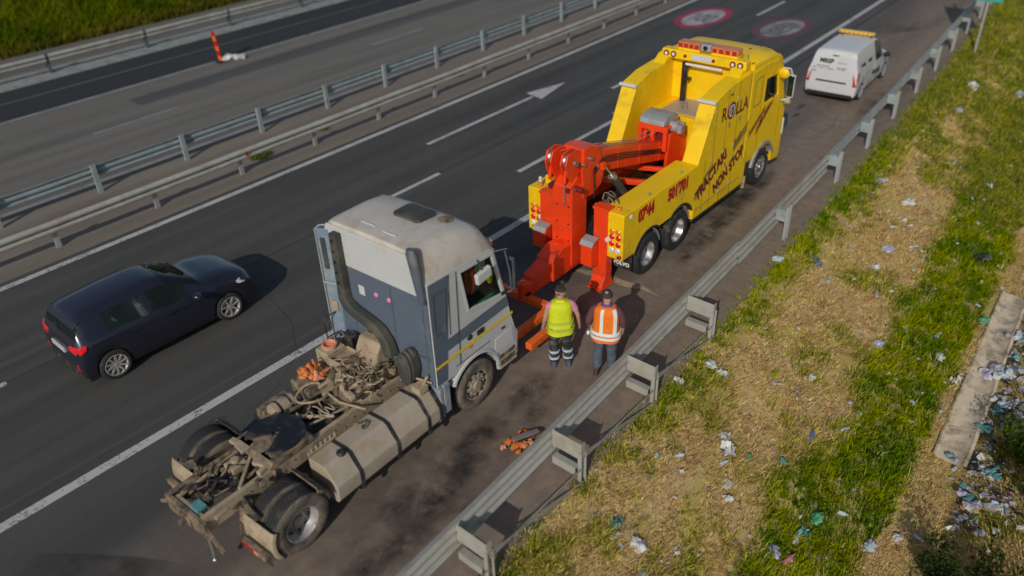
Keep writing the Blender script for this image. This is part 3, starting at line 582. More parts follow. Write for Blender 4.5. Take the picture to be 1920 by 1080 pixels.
b = B(); b.bb(-.22, .05, -.02, .22, .88, 1.02); b.cyl((-.08, .1, 1.0), (-.08, .1, 1.09), .07, n=14); tp('levelling_valve', b, 'mud_light', .02)
rr = random.Random(41)
for k in range(7):
    s_ = rr.choice((-1, 1)); x0 = rr.uniform(-.95, .35); y0 = s_*rr.uniform(.36, .60); b = B(); b.box((x0, y0, rr.uniform(.93, 1.03)), (rr.uniform(.08, .22), rr.uniform(.06, .16), rr.uniform(.04, .10)), Matrix.Rotation(rr.uniform(-.4, .4), 3, 'Z')); tp('rail_bracket', b, rr.choice(('mud', 'mud_light', 'grease_black', 'mud_light')), .012)
for k in range(9):
    x0 = rr.uniform(-.9, .2); b = B(); p0 = Vector((x0, rr.uniform(-.4, .4), 1.0)); b.tube([p0, p0+Vector((rr.uniform(.1, .3), rr.uniform(-.2, .2), rr.uniform(.02, .07))), p0+Vector((rr.uniform(.3, .6), rr.uniform(-.3, .3), rr.uniform(-.05, .03)))], rr.uniform(.010, .022), 7); tp('air_hose', b, rr.choice(('grease_black', 'mud', 'grease_black')))
# air tank, battery box on the left
for x0, x1, y, z, r, m in ((.95, 1.45, .66, .92, .15, 'mud_light'), (1.6, 1.95, .70, .88, .12, 'mud_light')):
    b = B(); b.lathe([(0, x0), (r*.6, x0+.01), (r*.92, x0+.05), (r, x0+.09), (r, x1-.09), (r*.92, x1-.05), (r*.6, x1-.01), (0, x1)], (0, y, z), 'x', 20); t = tp('air_tank', b, m)
    b = B()
    for q in (.3, .7): b.lathe([(r+.001, x0+(x1-x0)*q-.02), (r+.007, x0+(x1-x0)*q-.018), (r+.007, x0+(x1-x0)*q+.018), (r+.001, x0+(x1-x0)*q+.02)], (0, y, z), 'x', 20)
    obj('strap', b, 'black_plastic', t)
b = B(); b.bb(1.0, 1.6, .62, 1.18, .42, .76); tp('battery_box', b, 'mud', .03)
b = B(); b.bb(1.05, 1.45, .1, .30, .80, .93); b.bb(1.1, 1.5, -.30, -.02, .74, .80); tp('deck_plate', b, 'black_plastic', .01)
b = B(); b.tube([(1.0, .36, 1.0), (1.5, -.30, 1.0)], .028); b.tube([(1.15, -.1, .96), (2.05, -.34, .97)], .02); tp('propshaft_rod', b, 'mud_light')
# fuel tank with straps and caps
TY = [(-.66, .36), (-.66, .955), (-1.0, .97), (-1.07, .94), (-1.265, .68), (-1.275, .62), (-1.27, .42), (-1.22, .35)]
b = B(); b.prism(TY, .66, 2.93, 'x'); ft = tp('fuel_tank', b, 'tank_dust', .018, seg=2, ang=20)
def grow(p, d): cx, cy = -.965, .66; return [(cx+(a-cx)*(1+d/abs(a-cx) if abs(a-cx) > .05 else 1), cy+(z-cy)*(1+d/abs(z-cy) if abs(z-cy) > .05 else 1)) for a, z in p]
for xx in (1.13, 1.92, 2.62): b = B(); b.prism(grow(TY, .011), xx-.032, xx+.032, 'x'); b.bb(xx-.03, xx+.03, -1.31, -1.25, .33, .39); obj('tank_strap', b, 'black_plastic', ft, .004)
b = B(); b.prism(grow(TY, .02), 2.88, 2.95, 'x'); obj('end_band', b, 'black_plastic', ft, .008)
for xx, yy, r in ((1.02, -1.0, .07), (1.62, -.86, .04)): b = B(); b.lathe([(0, 1.01), (r*.9, 1.01), (r, 1.0), (r, .955)], (xx, yy, 0), 'z', 18); obj('filler_cap', b, 'black_plastic', ft)
b = B(); b.tube([(1.55, -.70, 1.0), (1.6, -.78, 1.02), (1.7, -.76, 1.0), (1.72, -.86, 1.0), (1.62, -.9, .99)], .016); obj('fuel_line', b, 'mud', ft)
b = B(); b.box((.92, -.66, 1.0), (.5, .05, .03)); [b.cyl((.75+.09*k, -.66, .97), (.75+.09*k, -.66, 1.07), .02, n=8) for k in range(6)]; tp('rail_clips', b, 'mud_light')
b = B(); b.bb(2.97, 3.05, -1.24, -1.0, .36, .98); tp('tank_step', b, 'fairing_blue', .01); b = B(); b.bb(3.06, 3.20, -1.25, -1.12, .42, 1.02); tp('wheel_fairing', b, 'fairing_blue', .015)
# ------------------------------------------------------------------ engine bay clutter behind the cab
rr = random.Random(21); b = B(); b.prism([(1.75, .70), (1.75, 1.02), (2.0, 1.12), (2.95, 1.14), (2.95, .7)], -.32, .34); tp('gearbox', b, 'mud', .03)
b = B()
for k in range(70):
    x0, y0, z0 = rr.uniform(2.05, 2.9), rr.uniform(-.42, .30), rr.uniform(1.08, 1.28); pts = [(x0, y0, z0)]
    for q in range(4): pts.append((min(pts[-1][0]+rr.uniform(-.11, .11), 2.93), pts[-1][1]+rr.uniform(-.1, .1), max(pts[-1][2]+rr.uniform(-.08, .08), 1.02)))
    b.tube(pts, rr.uniform(.006, .017), 6)
    if k % 14 == 13: tag(tp('engine_hoses', b, ('mud_light', 'mud', 'mud_light', 'grease_black', 'mud')[k//14]), kind='stuff'); b = B()
b = B()
for k in range(22): a = rr.uniform(0, 6.28); c = Vector((rr.uniform(2.0, 2.85), rr.uniform(-.4, .25), rr.uniform(1.06, 1.2))); d = Vector((math.cos(a), math.sin(a), rr.uniform(-.4, .4)))*rr.uniform(.05, .14); b.cyl(c-d, c+d, rr.uniform(.02, .045), n=9)
tag(tp('engine_fittings', b, 'mud'), kind='stuff')
for k in range(24): b = B(); b.box((rr.uniform(1.85, 2.85), rr.uniform(-.36, .28), rr.uniform(1.05, 1.2)), (rr.uniform(.1, .26), rr.uniform(.08, .2), rr.uniform(.06, .16)), Matrix.Rotation(rr.uniform(0, 3), 3, 'Z')); tp('engine_block', b, rr.choice(('mud', 'mud_light', 'mud')), .02)
b = B(); b.lathe([(.05, .0), (.12, .02), (.15, .05), (.155, .12), (.12, .14), (.1, .14), (.1, .06), (.0, .06)], (2.02, -.18, 1.02), 'z', 20); tp('coolant_drum', b, 'mud_light')
# gearbox top tray, orange rags and an open header tank on the left
b = B(); b.prism([(1.55, .42), (1.62, .98), (2.2, 1.02), (2.3, .60), (2.2, .42)], .82, 1.06, 'z'); tp('side_casing', b, 'mud', .05, seg=3)
b = B(); b.bb(2.28, 2.72, .42, .72, 1.0, 1.14); b.bb(2.28, 2.30, .42, .72, 1.14, 1.22); b.bb(2.70, 2.72, .42, .72, 1.14, 1.22); b.bb(2.30, 2.70, .42, .44, 1.14, 1.22); b.bb(2.30, 2.70, .70, .72, 1.14, 1.22); tp('open_tray', b, 'mud_light', .012)
b = B(); b.bb(2.30, 2.70, .74, 1.08, .95, 1.24); b.lathe([(.10, 1.30), (.135, 1.30), (.14, 1.24), (.14, 1.2)], (2.5, .92, 0), 'z', 22); hd = tp('header_tank', b, 'mud_light', .02)
b = B(); b.lathe([(.0, 1.255), (.098, 1.26), (.098, 1.298), (.11, 1.312), (.137, 1.306), (.139, 1.28)], (2.5, .92, 0), 'z', 22); obj('rubber_neck', b, 'rag_salmon', hd)
b = B(); b.tube([(1.75, .34, 1.1), (2.4, .32, 1.14), (2.9, .1, 1.12)], .035); b.tube([(1.7, .20, 1.05), (2.3, .16, 1.1)], .03); tp('coolant_pipe', b, 'mud_light')
lp = [(1.55+.26*math.cos(a), .30+.24*math.sin(a), 1.12+.03*math.sin(2*a)) for a in np.linspace(.3, 5.6, 18)]+[(1.72, -.2, 1.08), (1.9, -.62, 1.02)]
b = B(); b.tube(lp, .02, 8); tp('air_hose', b, 'mud_light'); b = B(); b.tube([(1.2+.22*math.cos(a), .24+.2*math.sin(a), 1.05+.05*math.cos(a)) for a in np.linspace(1, 6.6, 14)], .014, 7); tp('air_hose', b, 'mud')
b = B(); b.tube([(1.1+.2*t, .05+.14*math.sin(6*t), 1.03+.05*math.sin(9*t)) for t in np.linspace(0, 2.4, 16)], .012, 6); b.tube([(1.3+.13*t, -.12+.1*math.cos(7*t), 1.02) for t in np.linspace(0, 2.5, 16)], .012, 6); tp('air_hose', b, 'mud_light')
# ------------------------------------------------------------------ cab
def q(x): return x
side = [(2.95, 1.02), (3.27, 1.02)]+arc(3.88, .5, .64, 126, 20, 9)+[(4.50, .42), (5.02, .40), (5.06, .72), (5.0, 1.15), (4.90, 1.5), (4.79, 1.98), (4.54, 2.93), (4.42, 2.99), (2.95, 3.06)]
win = [(3.70, 2.90), (4.46, 2.86), (4.71, 1.98), (3.84, 2.12)]
cab = B()
for s in (-1, 1): cab.plate(side, [win], s*1.215, s*1.16)
cab.prism([(2.95, 1.02), (2.95, 2.82), (3.0, 2.82), (3.0, 1.02)], -1.155, 1.155)
cab.prism([(4.86, .42), (4.93, 1.5), (5.0, 1.15), (5.05, .72), (5.0, .42)], -1.155, 1.155); cab.prism([(2.95, 1.02), (2.95, 1.1), (4.9, 1.1), (4.9, 1.02)], -1.156, 1.156); cab.prism([(4.36, 2.94), (4.36, 2.99), (4.53, 2.93), (4.50, 2.9)], -1.155, 1.155)
cb = tp('cab', cab, 'white_cab', .012)
b = B(); b.prism([(4.53, 2.91), (4.79, 1.98), (4.90, 1.52), (4.87, 1.52), (4.76, 1.98), (4.50, 2.89)], -1.15, 1.15); tp('windscreen', b, 'glass_tint')
b = B(); b.prism([(4.46, 2.98), (4.54, 2.95), (4.86, 2.80), (4.84, 2.76), (4.7, 2.78)], -1.0, 1.0); tp('sun_visor', b, 'black_plastic', .01)
for s in (-1, 1): b = B(); b.prism(win, s*1.18, s*1.186); o = tp('window', b, 'glass_clear')
# high white roof: rounded shell
ring = []
for x, zt_, ym_, zb in ((2.95, 3.48, .93, 2.80), (2.98, 3.52, .95, 2.81), (3.08, 3.535, .96, 2.96), (3.8, 3.53, .97, 3.00), (4.20, 3.49, .97, 2.98), (4.40, 3.38, .96, 2.96), (4.52, 3.18, .93, 2.94), (4.57, 2.99, .9, 2.92)):
    h = zt_-zb; pr = [(-1.21, zb), (-1.20, zb+.14*h), (-1.15, zb+.48*h), (-1.05, zb+.82*h), (-ym_, zt_-.02), (-ym_+.14, zt_), (-.4, zt_+.015)]
    ring.append([(x, y, z) for y, z in pr]+[(x, 0, zt_+.02)]+[(x, -y, z) for y, z in pr[::-1]])
b = B(); b.loft(ring); tp('roof', b, 'roof_white', ang=38)
b = B(); b.prism([(3.66, -.36), (3.66, .14), (3.72, .20), (4.06, .20), (4.12, .14), (4.12, -.36), (4.06, -.42), (3.72, -.42)], 3.53, 3.585, 'z'); hc = tp('roof_hatch', b, 'olive_plastic', .015)
for k in range(6): b = B(); b.bb(3.71+.07*k, 3.74+.07*k, -.36, .14, 3.586, 3.593); obj('hatch_rib', b, 'olive_plastic', hc, .003, 1)
for y0, y1, x in ((.1, .42, 3.2), (-.42, -.12, 3.16)): b = B(); b.bb(x, x+.03, y0, y1, 3.54, 3.565); tp('roof_bar', b, 'white_cab', .008)
b = B(); b.lathe([(0, 3.545), (.09, 3.54), (.13, 3.52)], (4.08, -.62, 0), 'z', 18); tp('roof_cap', b, 'mud')
# slate lower rear wall, white upper rear wall
b = B(); b.plate([(-1.20, 1.04), (-1.20, 2.78), (1.20, 2.78), (1.20, 1.04)], [], 2.925, 2.948, 'x'); rw = tp('rear_wall', b, 'slate_paint', .006)
b = B(); b.prism([(-1.205, 2.785), (-1.17, 3.12), (-.98, 3.48), (.98, 3.48), (1.17, 3.12), (1.205, 2.785)], 2.915, 2.948, 'x'); tp('upper_rear_wall', b, 'white_cab', .015)
for y in (-.03, -.33): b = B(); b.lathe([(0, 2.905), (.035, 2.907), (.045, 2.92), (.045, 2.926)], (0, y, 2.46-.01*(y > -.1)), 'x', 14); obj('marker_light', b, 'lamp_pink', rw)
b = B(); b.bb(2.920, 2.924, .25, .39, 2.32, 2.50); obj('sticker', b, 'white_paint', rw)
for k, y in enumerate((-1.1, -.4, .6)): b = B(); b.bb(2.918, 2.924, y, y+.02, 1.3, 2.75); obj('panel_seam', b, 'slate_dark', rw)
b = B(); b.bb(2.905, 2.924, -.1, .8, 1.25, 1.28); b.bb(2.905, 2.924, -1.15, -.9, 1.6, 1.63); obj('grab_rail', b, 'slate_dark', rw, .004)
# air intake: upright channel that bends across the rear wall
b = B(); ch = [((2.85, .70, 3.40), .085, .07), ((2.85, .70, 2.9), .09, .075), ((2.85, .70, 2.4), .095, .08), ((2.84, .695, 2.17), .10, .085), ((2.84, .63, 2.06), .105, .09), ((2.83, .45, 1.99), .10, .09), ((2.83, .08, 1.90), .10, .09), ((2.82, -.12, 1.83), .10, .09), ((2.81, -.27, 1.67), .10, .095), ((2.80, -.35, 1.44), .10, .10)]
ring = []
for i, (c, a, d) in enumerate(ch):
    n = Vector(ch[min(i+1, 9)][0])-Vector(ch[max(i-1, 0)][0]); n.normalize(); l = Vector((1, 0, 0)); u = n.cross(l).normalized(); c = Vector(c)
    ring.append([c+l*d*math.copysign(abs(math.cos(t))**.32, math.cos(t))+u*a*math.copysign(abs(math.sin(t))**.32, math.sin(t)) for t in np.linspace(0, 2*PI, 25)[:-1]])
it = tp('air_intake', B().loft(ring), 'olive_plastic', ang=50)
b = B(); [b.cyl((2.74, .70, 3.30-.2*k), (2.765, .70, 3.30-.2*k), .022, n=8) for k in range(5)]; tag(obj('intake_bolts', b, 'black_plastic', it), kind='stuff')
b = B(); b.prism([(2.62, 1.06), (2.60, 1.42), (2.72, 1.62), (2.9, 1.62), (2.9, 1.06)], -.18, .34); tp('filter_box', b, 'mud_light', .04, seg=3)
b = B(); b.box((2.78, .62, 1.35), (.16, .2, .25)); b.cyl((2.75, .85, 1.25), (2.75, .62, 1.45), .05); b.tube([(2.8, .95, 1.3), (2.7, .8, 1.5), (2.75, .6, 1.35)], .03); tp('filter_fittings', b, 'grease_black', .02)
# grey corner deflector on the right rear edge
b = B(); ch = [((2.90, -1.0, 3.64), .07, .05), ((2.89, -1.02, 3.56), .10, .07), ((2.88, -1.08, 3.34), .10, .075), ((2.88, -1.13, 3.0), .085, .07), ((2.88, -1.16, 2.74), .06, .055)]
ring = [[(c[0]+d*math.cos(t), c[1]+a*math.sin(t), c[2]) for t in np.linspace(0, 2*PI, 15)[:-1]] for c, a, d in ch]; tp('corner_snorkel', B().loft(ring), 'slate_dark')
# dark oval bellows low on the right
ring = []
for x, k in ((2.60, .3), (2.615, .75), (2.65, 1.), (2.70, .95), (2.73, 1.03), (2.78, .96), (2.82, 1.03), (2.9, .95)):
    ring.append([(x, -.78+.16*k*math.cos(t), 1.42+.33*k*math.sin(t)) for t in np.linspace(0, 2*PI, 21)[:-1]])
tp('cab_bellows', B().loft(ring), 'olive_plastic')
b = B(); b.box((2.75, -1.0, 1.08), (.2, .2, .12)); b.tube([(2.7, -.6, 1.1), (2.8, -.9, 1.2), (2.9, -1.15, 1.15)], .02); b.tube([(2.8, -1.02, 1.1), (2.86, -1.1, 1.3)], .03); tp('cab_latch', b, 'mud_light', .01)
# left side fairing standing proud behind the cab, two framed panels
b = B()
for z0, z1 in ((.98, 2.30), (2.33, 3.36)): b.prism([(2.94, .93), (2.90, .95), (2.84, 1.17), (2.88, 1.19), (2.94, 1.0)], z0, z1, 'z')
sf = tp('side_fairing', b, 'fairing_blue', .006); b = B()
b.tube([(2.83, 1.19, .8), (2.83, 1.19, 2.3), (2.83, 1.18, 3.34), (2.87, 1.10, 3.42), (2.94, .96, 3.44)], .016); b.tube([(2.83, 1.18, 2.31), (2.91, .94, 2.31)], .018); obj('fairing_edge', b, 'galv_blue', sf)
b = B(); b.box((2.855, 1.06, 2.9), (.012, .09, .6), Matrix.Rotation(R(15), 3, 'Z')); obj('fairing_rib', b, 'olive_plastic', sf, .004); b = B(); b.box((2.855, 1.06, 1.85), (.012, .16, .2), Matrix.Rotation(R(15), 3, 'Z')); obj('fairing_rib', b, 'mud_light', sf, .004)
b = B(); b.tube([(2.62, 1.08, 1.0), (2.60, 1.1, 1.6), (2.64, 1.08, 1.72), (2.85, 1.06, 1.72)], .013); b.tube([(2.61, 1.08, 1.3), (2.85, 1.06, 1.3)], .013); tp('catwalk_rail', b, 'black_plastic')
# right side livery: slate rear quarter, locker panel, slate band, yellow stripe
yo = -1.218; b = B(); b.prism([(2.955, 1.06), (2.955, 3.03), (3.44, 3.01), (3.33, 2.2), (3.20, 1.06)], yo-.004, yo); tp('side_panel', b, 'slate_paint', .002, seg=1)
b = B(); b.prism([(2.955, 1.62), (3.30, 1.62), (4.86, 1.66), (4.80, 1.88), (3.30, 1.84), (2.955, 1.84)], yo-.006, yo-.0045); tp('side_band', b, 'slate_paint')
b = B(); b.plate([(3.00, 2.02), (3.02, 2.84), (3.34, 2.82), (3.26, 2.02)], [[(3.03, 2.06), (3.05, 2.80), (3.30, 2.78), (3.23, 2.06)]], yo-.014, yo-.0045); tp('locker_frame', b, 'slate_dark', .003, seg=1)
b = B(); b.prism([(2.955, 1.40), (4.95, 1.44), (4.94, 1.49), (2.955, 1.452)], yo-.010, yo-.0065); tp('side_stripe', b, 'yellow_plain')
b = B()
for x0, x1, z0, z1 in ((3.59, 3.60, 1.2, 2.98), (3.41, 3.415, 1.9, 3.0)): b.prism([(x0, z1), (x1, z1), (x1-.06, z0), (x0-.06, z0)], yo-.009, yo-.001)
b.prism([(3.42, 1.19), (4.3, 1.20), (4.3, 1.207), (3.42, 1.198)], yo-.009, yo-.001); tp('door_gap', b, 'black_plastic')
b = B(); b.plate([(3.64, 2.95), (4.50, 2.91), (4.77, 1.94), (3.80, 2.08)], [win], yo-.012, yo); tp('window_frame', b, 'white_cab', .004)
b = B(); b.bb(3.98, 4.16, yo-.02, yo, 1.50, 1.60); tp('door_handle', b, 'black_plastic', .012); b = B(); b.lathe([(0, yo-.018), (.05, yo-.016), (.06, yo)], (3.80, 0, 1.58), 'y', 16); tp('filler_flap', b, 'black_plastic')
b = B(); b.bb(3.74, 3.82, yo-.018, yo-.01, 1.37, 1.42); tp('side_marker', b, 'lamp_amber', .006); b = B(); b.bb(4.62, 4.72, yo-.012, yo-.01, 1.25, 1.30); tp('side_marker', b, 'letter_maroon', .004)
b = B(); b.prism([(4.42, .82), (4.44, 1.14), (4.92, 1.16), (4.96, .82)], yo-.012, yo); tp('step_panel', b, 'white_paint', .01)
b = B(); b.bb(4.55, 4.98, yo-.008, yo+.1, .46, .72); tp('step_well', b, 'mud', .01); b = B(); b.bb(4.52, 5.0, yo-.03, yo+.06, .43, .47); b.bb(4.52, 5.0, yo-.02, yo+.06, .60, .63); tp('step', b, 'mud_light', .006)
b = B(); ring = []
for a in np.linspace(12, 150, 16):
    c_, s_ = math.cos(R(a)), math.sin(R(a)); ring.append([(3.88+.62*c_, yo-.03, .5+.62*s_), (3.88+.67*c_, yo-.02, .5+.67*s_), (3.88+.67*c_, yo+.1, .5+.67*s_), (3.88+.61*c_, yo+.35, .5+.61*s_), (3.88+.60*c_, yo+.2, .5+.60*s_)])
tp('wheel_arch', B().loft(ring), 'white_cab', .004)
b = B(); b.prism([(4.98, .42), (5.1, .46), (5.12, .95), (5.04, 1.1)], -1.2, 1.2); tp('bumper', b, 'white_cab', .03)
# mirrors
b = B(); b.tube([(4.12, -1.22, 2.93), (4.05, -1.32, 2.93), (4.05, -1.38, 2.84)], .014); mr = tp('kerb_mirror', b, 'black_plastic'); b = B(); b.box((4.06, -1.38, 2.74), (.36, .09, .20), Matrix.Rotation(R(-6), 3, 'Y')); obj('mirror_shell', b, 'white_cab', mr, .03, 3)
b = B(); b.tube([(4.5, -1.2, 2.9), (4.74, -1.34, 2.9)], .013); b.tube([(4.80, -1.2, 1.95), (4.86, -1.30, 1.98), (4.80, -1.33, 2.4), (4.72, -1.3, 2.85)], .018); b.bb(4.84, 4.90, -1.36, -1.24, 2.05, 2.65); mr = tp('door_mirror', b, 'slate_dark', .02); b = B(); b.bb(4.832, 4.838, -1.35, -1.25, 2.08, 2.62); obj('mirror_glass', b, 'glass_dark', mr)
b = B(); b.bb(4.66, 4.82, yo-.03, yo, 1.96, 2.03); tp('mirror_bracket', b, 'black_plastic', .01); b = B(); b.tube([(4.75, .9, 2.9), (4.95, 1.3, 2.9), (4.98, 1.4, 2.2), (4.85, 1.22, 2.0)], .022); b.bb(4.94, 5.04, 1.3, 1.5, 2.1, 2.8); tp('door_mirror', b, 'white_cab', .02)
b = B(); b.box((4.60, -1.02, 2.98), (.12, .16, .12)); tp('roof_lamp', b, 'rag_salmon', .02)
# interior seen through the window
b = B(); b.bb(3.1, 4.6, -1.1, -1.06, 1.5, 2.0); b.bb(3.1, 3.14, -1.1, 1.1, 1.2, 3.0); tp('reflection_sheet', b, 'reflection_green', .01); b = B(); b.loft([[(3.3+.1*k, -.30+.04*math.sin(k*2.2), z) for k in range(15)] for z in (1.95, 2.4, 2.95)], cap=False, closed=False); tp('reflection_sheet', b, 'reflection_green')  # green sheets added to imitate grass reflected in the window glass
b = B(); b.bb(3.7, 4.2, -.85, -.35, 1.6, 1.95); b.prism([(3.68, 1.95), (3.62, 2.6), (3.74, 2.62), (3.86, 1.95)], -.85, -.35); tp('seat', b, 'letter_maroon', .06, seg=3)
b = B(); b.lathe([(.21, -.015), (.225, 0), (.21, .015), (.195, 0), (.21, -.015)], (0, 0, 0), 'z', 24); st = tp('steering_wheel', b, 'black_plastic'); st.location = (4.36, -.6, 2.15); st.rotation_euler = (0, R(-35), 0)
b = B(); b.bb(4.5, 4.8, -1.1, 1.1, 1.7, 1.98); tp('dashboard', b, 'black_plastic', .05)
vs_ = thing('work_vest', 'red work vest hung inside the cab window of the grey and white truck', 'vest', (3.72, -2.80, 0), R(2.34))
b = B(); b.tube([(3.98, -1.08, 2.82), (3.94, -1.085, 2.6), (3.95, -1.08, 2.35)], [.05, .03, .06], 8); b.tube([(3.98, -1.08, 2.82), (4.1, -1.08, 2.75), (4.13, -1.085, 2.45), (4.05, -1.08, 2.28)], [.05, .04, .03, .05], 8); obj('strap', b, 'cloth_red', vs_); b = B(); b.box((4.2, -1.02, 2.42), (.22, .06, .40)); obj('back_panel', b, 'rag_salmon', vs_, .02)
pp = thing('paper_sheet', 'pale green paper lying inside the truck cab window', 'paper', (3.72, -2.80, 0), R(2.34)); b = B(); b.box((4.35, -1.05, 2.66), (.26, .006, .18), Matrix.Rotation(R(12), 3, 'Y')); obj('sheet', b, 'paper', pp)
bt = thing('cloth_bundle', 'yellow green cloth bundle by the windscreen inside the truck cab', 'cloth', (3.72, -2.80, 0), R(2.34)); b = B(); b.ball((4.58, -1.06, 2.35), (.08, .05, .16), 10, 8); obj('folded_cloth', b, 'vest_yellow', bt)
# orange rags
def crumple(c, r, n=2, amp=.5, seed=0, flat=1.):
    bm = bmesh.new(); bmesh.ops.create_icosphere(bm, subdivisions=n, radius=1.); b = B(); vs = []
    for v in bm.verts:
        p = v.co; k = 1+amp*mnoise.noise(p*1.7+Vector((seed*3.1, seed, 0)))+amp*.6*mnoise.noise(p*4.3+Vector((seed, 7, 0))); vs.append((c[0]+p.x*k*r[0], c[1]+p.y*k*r[1], c[2]+p.z*k*r[2]*flat))
    fs = [tuple(v.index for v in f.verts) for f in bm.faces]; bm.free(); return b.add(vs, fs)
rg = thing('orange_rags', 'heap of torn orange rags on the muddy engine casing of the tractor unit', 'rags', (3.72, -2.80, 0), R(2.34))
rr = random.Random(8)
for k in range(13):
    x0, y0 = rr.uniform(1.8, 2.1), rr.uniform(.58, .88); b = B(); a = rr.uniform(0, 6.28); p0 = Vector((x0, y0, 1.10+rr.uniform(0, .07))); d = Vector((math.cos(a), math.sin(a), 0)); l = Vector((-d.y, d.x, 0))*rr.uniform(.03, .055); vs = []
    for i in range(6): t = i/5-.5; c = p0+d*t*rr.uniform(.2, .28)+Vector((0, 0, .05*math.cos(t*5)+rr.uniform(-.015, .02))); vs += [c-l*(.6+.4*math.sin(i*2)), c+Vector((0, 0, rr.uniform(.01, .05))), c+l]
    b.add(vs, [(3*i+j, 3*i+3+j, 3*i+4+j, 3*i+1+j) for i in range(5) for j in range(2)]); obj('rag_strip', b, 'rag_orange' if rr.random() < .8 else 'rag_salmon', rg, ang=60)
for k in range(9):
    x0, y0 = rr.uniform(1.80, 2.08), rr.uniform(.56, .88); obj('rag', crumple((x0, y0, 1.10), (rr.uniform(.06, .12), rr.uniform(.05, .10), .05), 2, .95, 70+k), 'rag_orange' if k % 4 else 'rag_salmon', rg, ang=70)
# ------------------------------------------------------------------ yellow recovery truck
WR = thing('recovery_truck', 'yellow heavy recovery truck with red boom and underlift, parked ahead of the muddy tractor', 'tow truck', (13.33, -2.53, 0), R(1.34))
def wp(name, b, m, bev=0., par=None, **k): return obj(name, b, m, par or WR, bev, **k)
for ax in (-.05, 1.27):
    for s in (-1, 1): truck_wheel(WR, ax, s*1.245, s, style='wreck', rm='steel'); truck_wheel(WR, ax, s*.92, s, style='wreck', tm='rubber', rm='steel')
for s in (-1, 1): truck_wheel(WR, 5.62, s*1.235, s, style='steer', rm='rim_grey')
# side bodies with wheel arches and raised wings
SB = [(-1.12, .82), (-1.12, 1.88), (1.95, 1.88), (2.60, 3.20), (3.18, 3.34), (4.40, 3.42), (4.40, 1.25), (4.62, 1.10), (4.58, .44), (1.92, .50), (1.92, .88)]+arc(1.27, .5, .66, 22, 128, 7)+arc(-.05, .5, .66, 52, 152, 7)+[(-.68, .80)]
for s in (-1, 1):
    b = B(); b.prism(SB, s*.84, s*1.25); sb = wp('side_body', b, 'yellow_paint', .02, seg=3)
    b = B(); b.prism([(-1.11, 1.875), (1.93, 1.875), (1.93, 1.892), (-1.11, 1.892)], s*.70, s*1.235); obj('rail_top', b, 'yellow_paint', sb, .006)
    for ax in (-.05, 1.27):
        b = B(); ring = []
        for a in np.linspace(28 if ax > 0 else 48, 132 if ax > 0 else 158, 14): c_, q_ = math.cos(R(a)), math.sin(R(a)); ring.append([(ax+r*c_, s*y, .5+r*q_) for r, y in ((.63, 1.27), (.675, 1.268), (.675, 1.2), (.63, 1.15))])
        obj('arch_trim', B().loft(ring), 'black_plastic', sb, .004)
        b = B(); b.prism(arc(ax, .5, .56, 8, 60, 5)+arc(ax, .5, .585, 60, 8, 5), s*.7, s*1.2); obj('inner_guard', b, 'rim_grey', sb)
    b = B(); b.bb(2.38, 2.47, s*.86, s*1.24, 3.21, 3.27); 
    b = B(); b.cyl((2.52, s*.82, 3.17), (2.52, s*1.27, 3.17), .045, n=12); obj('work_lamp', b, 'white_paint', sb)
    b = B(); [b.bb(x, x+.018, min(s*1.2505, s*1.2525), max(s*1.2505, s*1.2525), z0, z1) for x, z0, z1 in ((2.30, .55, 1.9), (2.66, .55, 3.15), (3.2, .5, 3.3), (3.75, .5, 3.35), (4.30, 1.2, 3.38))]; tag(obj('locker_seams', b, 'letter_grey', sb), kind='stuff')
    b = B(); b.prism([(1.94, .42), (4.56, .36), (4.56, .45), (1.94, .50)], s*.9, s*1.23); obj('lower_skirt', b, 'black_plastic', sb)
    b = B(); b.bb(3.3, 3.42, s*1.252-.004, s*1.252+.004, 3.12, 3.16); obj('latch', b, 'black_plastic', sb)
    for xx, zz in ((.0, 2.0), (1.35, 2.0)): b = B(); b.ball((xx, s*1.16, 1.92), (.03, .03, .05), 8, 6); obj('marker_lamp', b, 'litter_green', sb)
    b = B(); b.lathe([(0, -1.02), (.055, -1.02)], (0, 0, 0), 'x'); b = B(); b.cyl((-.97, s*1.02, 1.89), (-.97, s*1.02, 1.97), .06, .045, 14); obj('beacon', b, 'lamp_amber', sb, .01)
    b = B(); b.cyl((-.84, s*1.25, 1.76), (-.84, s*1.27, 1.76), .05, n=14); obj('side_lamp', b, 'lamp_white', sb)
    # rear lamp cluster
    rows = [('lamp_amber', 1.46, (-.075, .075)), ('lamp_brightred', 1.33, (-.085, .075)), ('lamp_brightred', 1.17, (-.085, .075)), ('lamp_white', 1.02, (-.075, .075))]
    for m, z, ys in rows:
        for dy in ys: b = B(); b.lathe([(0, -1.145), (.05, -1.143), (.064, -1.132), (.066, -1.115)], (0, s*1.045+dy, z), 'x', 16); o = obj('rear_lamp', b, m, sb)
    b = B(); b.lathe([(0, -1.18), (.05, -1.175), (.06, -1.15), (.06, -1.115)], (0, s*.88 if s < 0 else .90, 1.24), 'x', 14); obj('rear_lamp', b, 'lamp_white', sb)
    if s > 0:
        for k, (m, dz) in enumerate((('black_plastic', 1.0), ('black_plastic', .92), ('lamp_amber', .92))): b = B(); b.cyl((-1.14, 1.12-.1*k, dz-.04), (-1.12, 1.12-.1*k, dz-.04), .03, n=10); obj('socket', b, m, sb)
    b = B(); b.bb(-.70, -.68, min(s*.56, s*1.22), max(s*.56, s*1.22), .36, .82); mf = wp('mud_flap', b, 'black_plastic', .004)
    if s < 0: text("VOLVO", .125, 'reflective', mf, (-.706, -.76, .44), (0, -1, 0), (0, 0, 1), bold=.006)
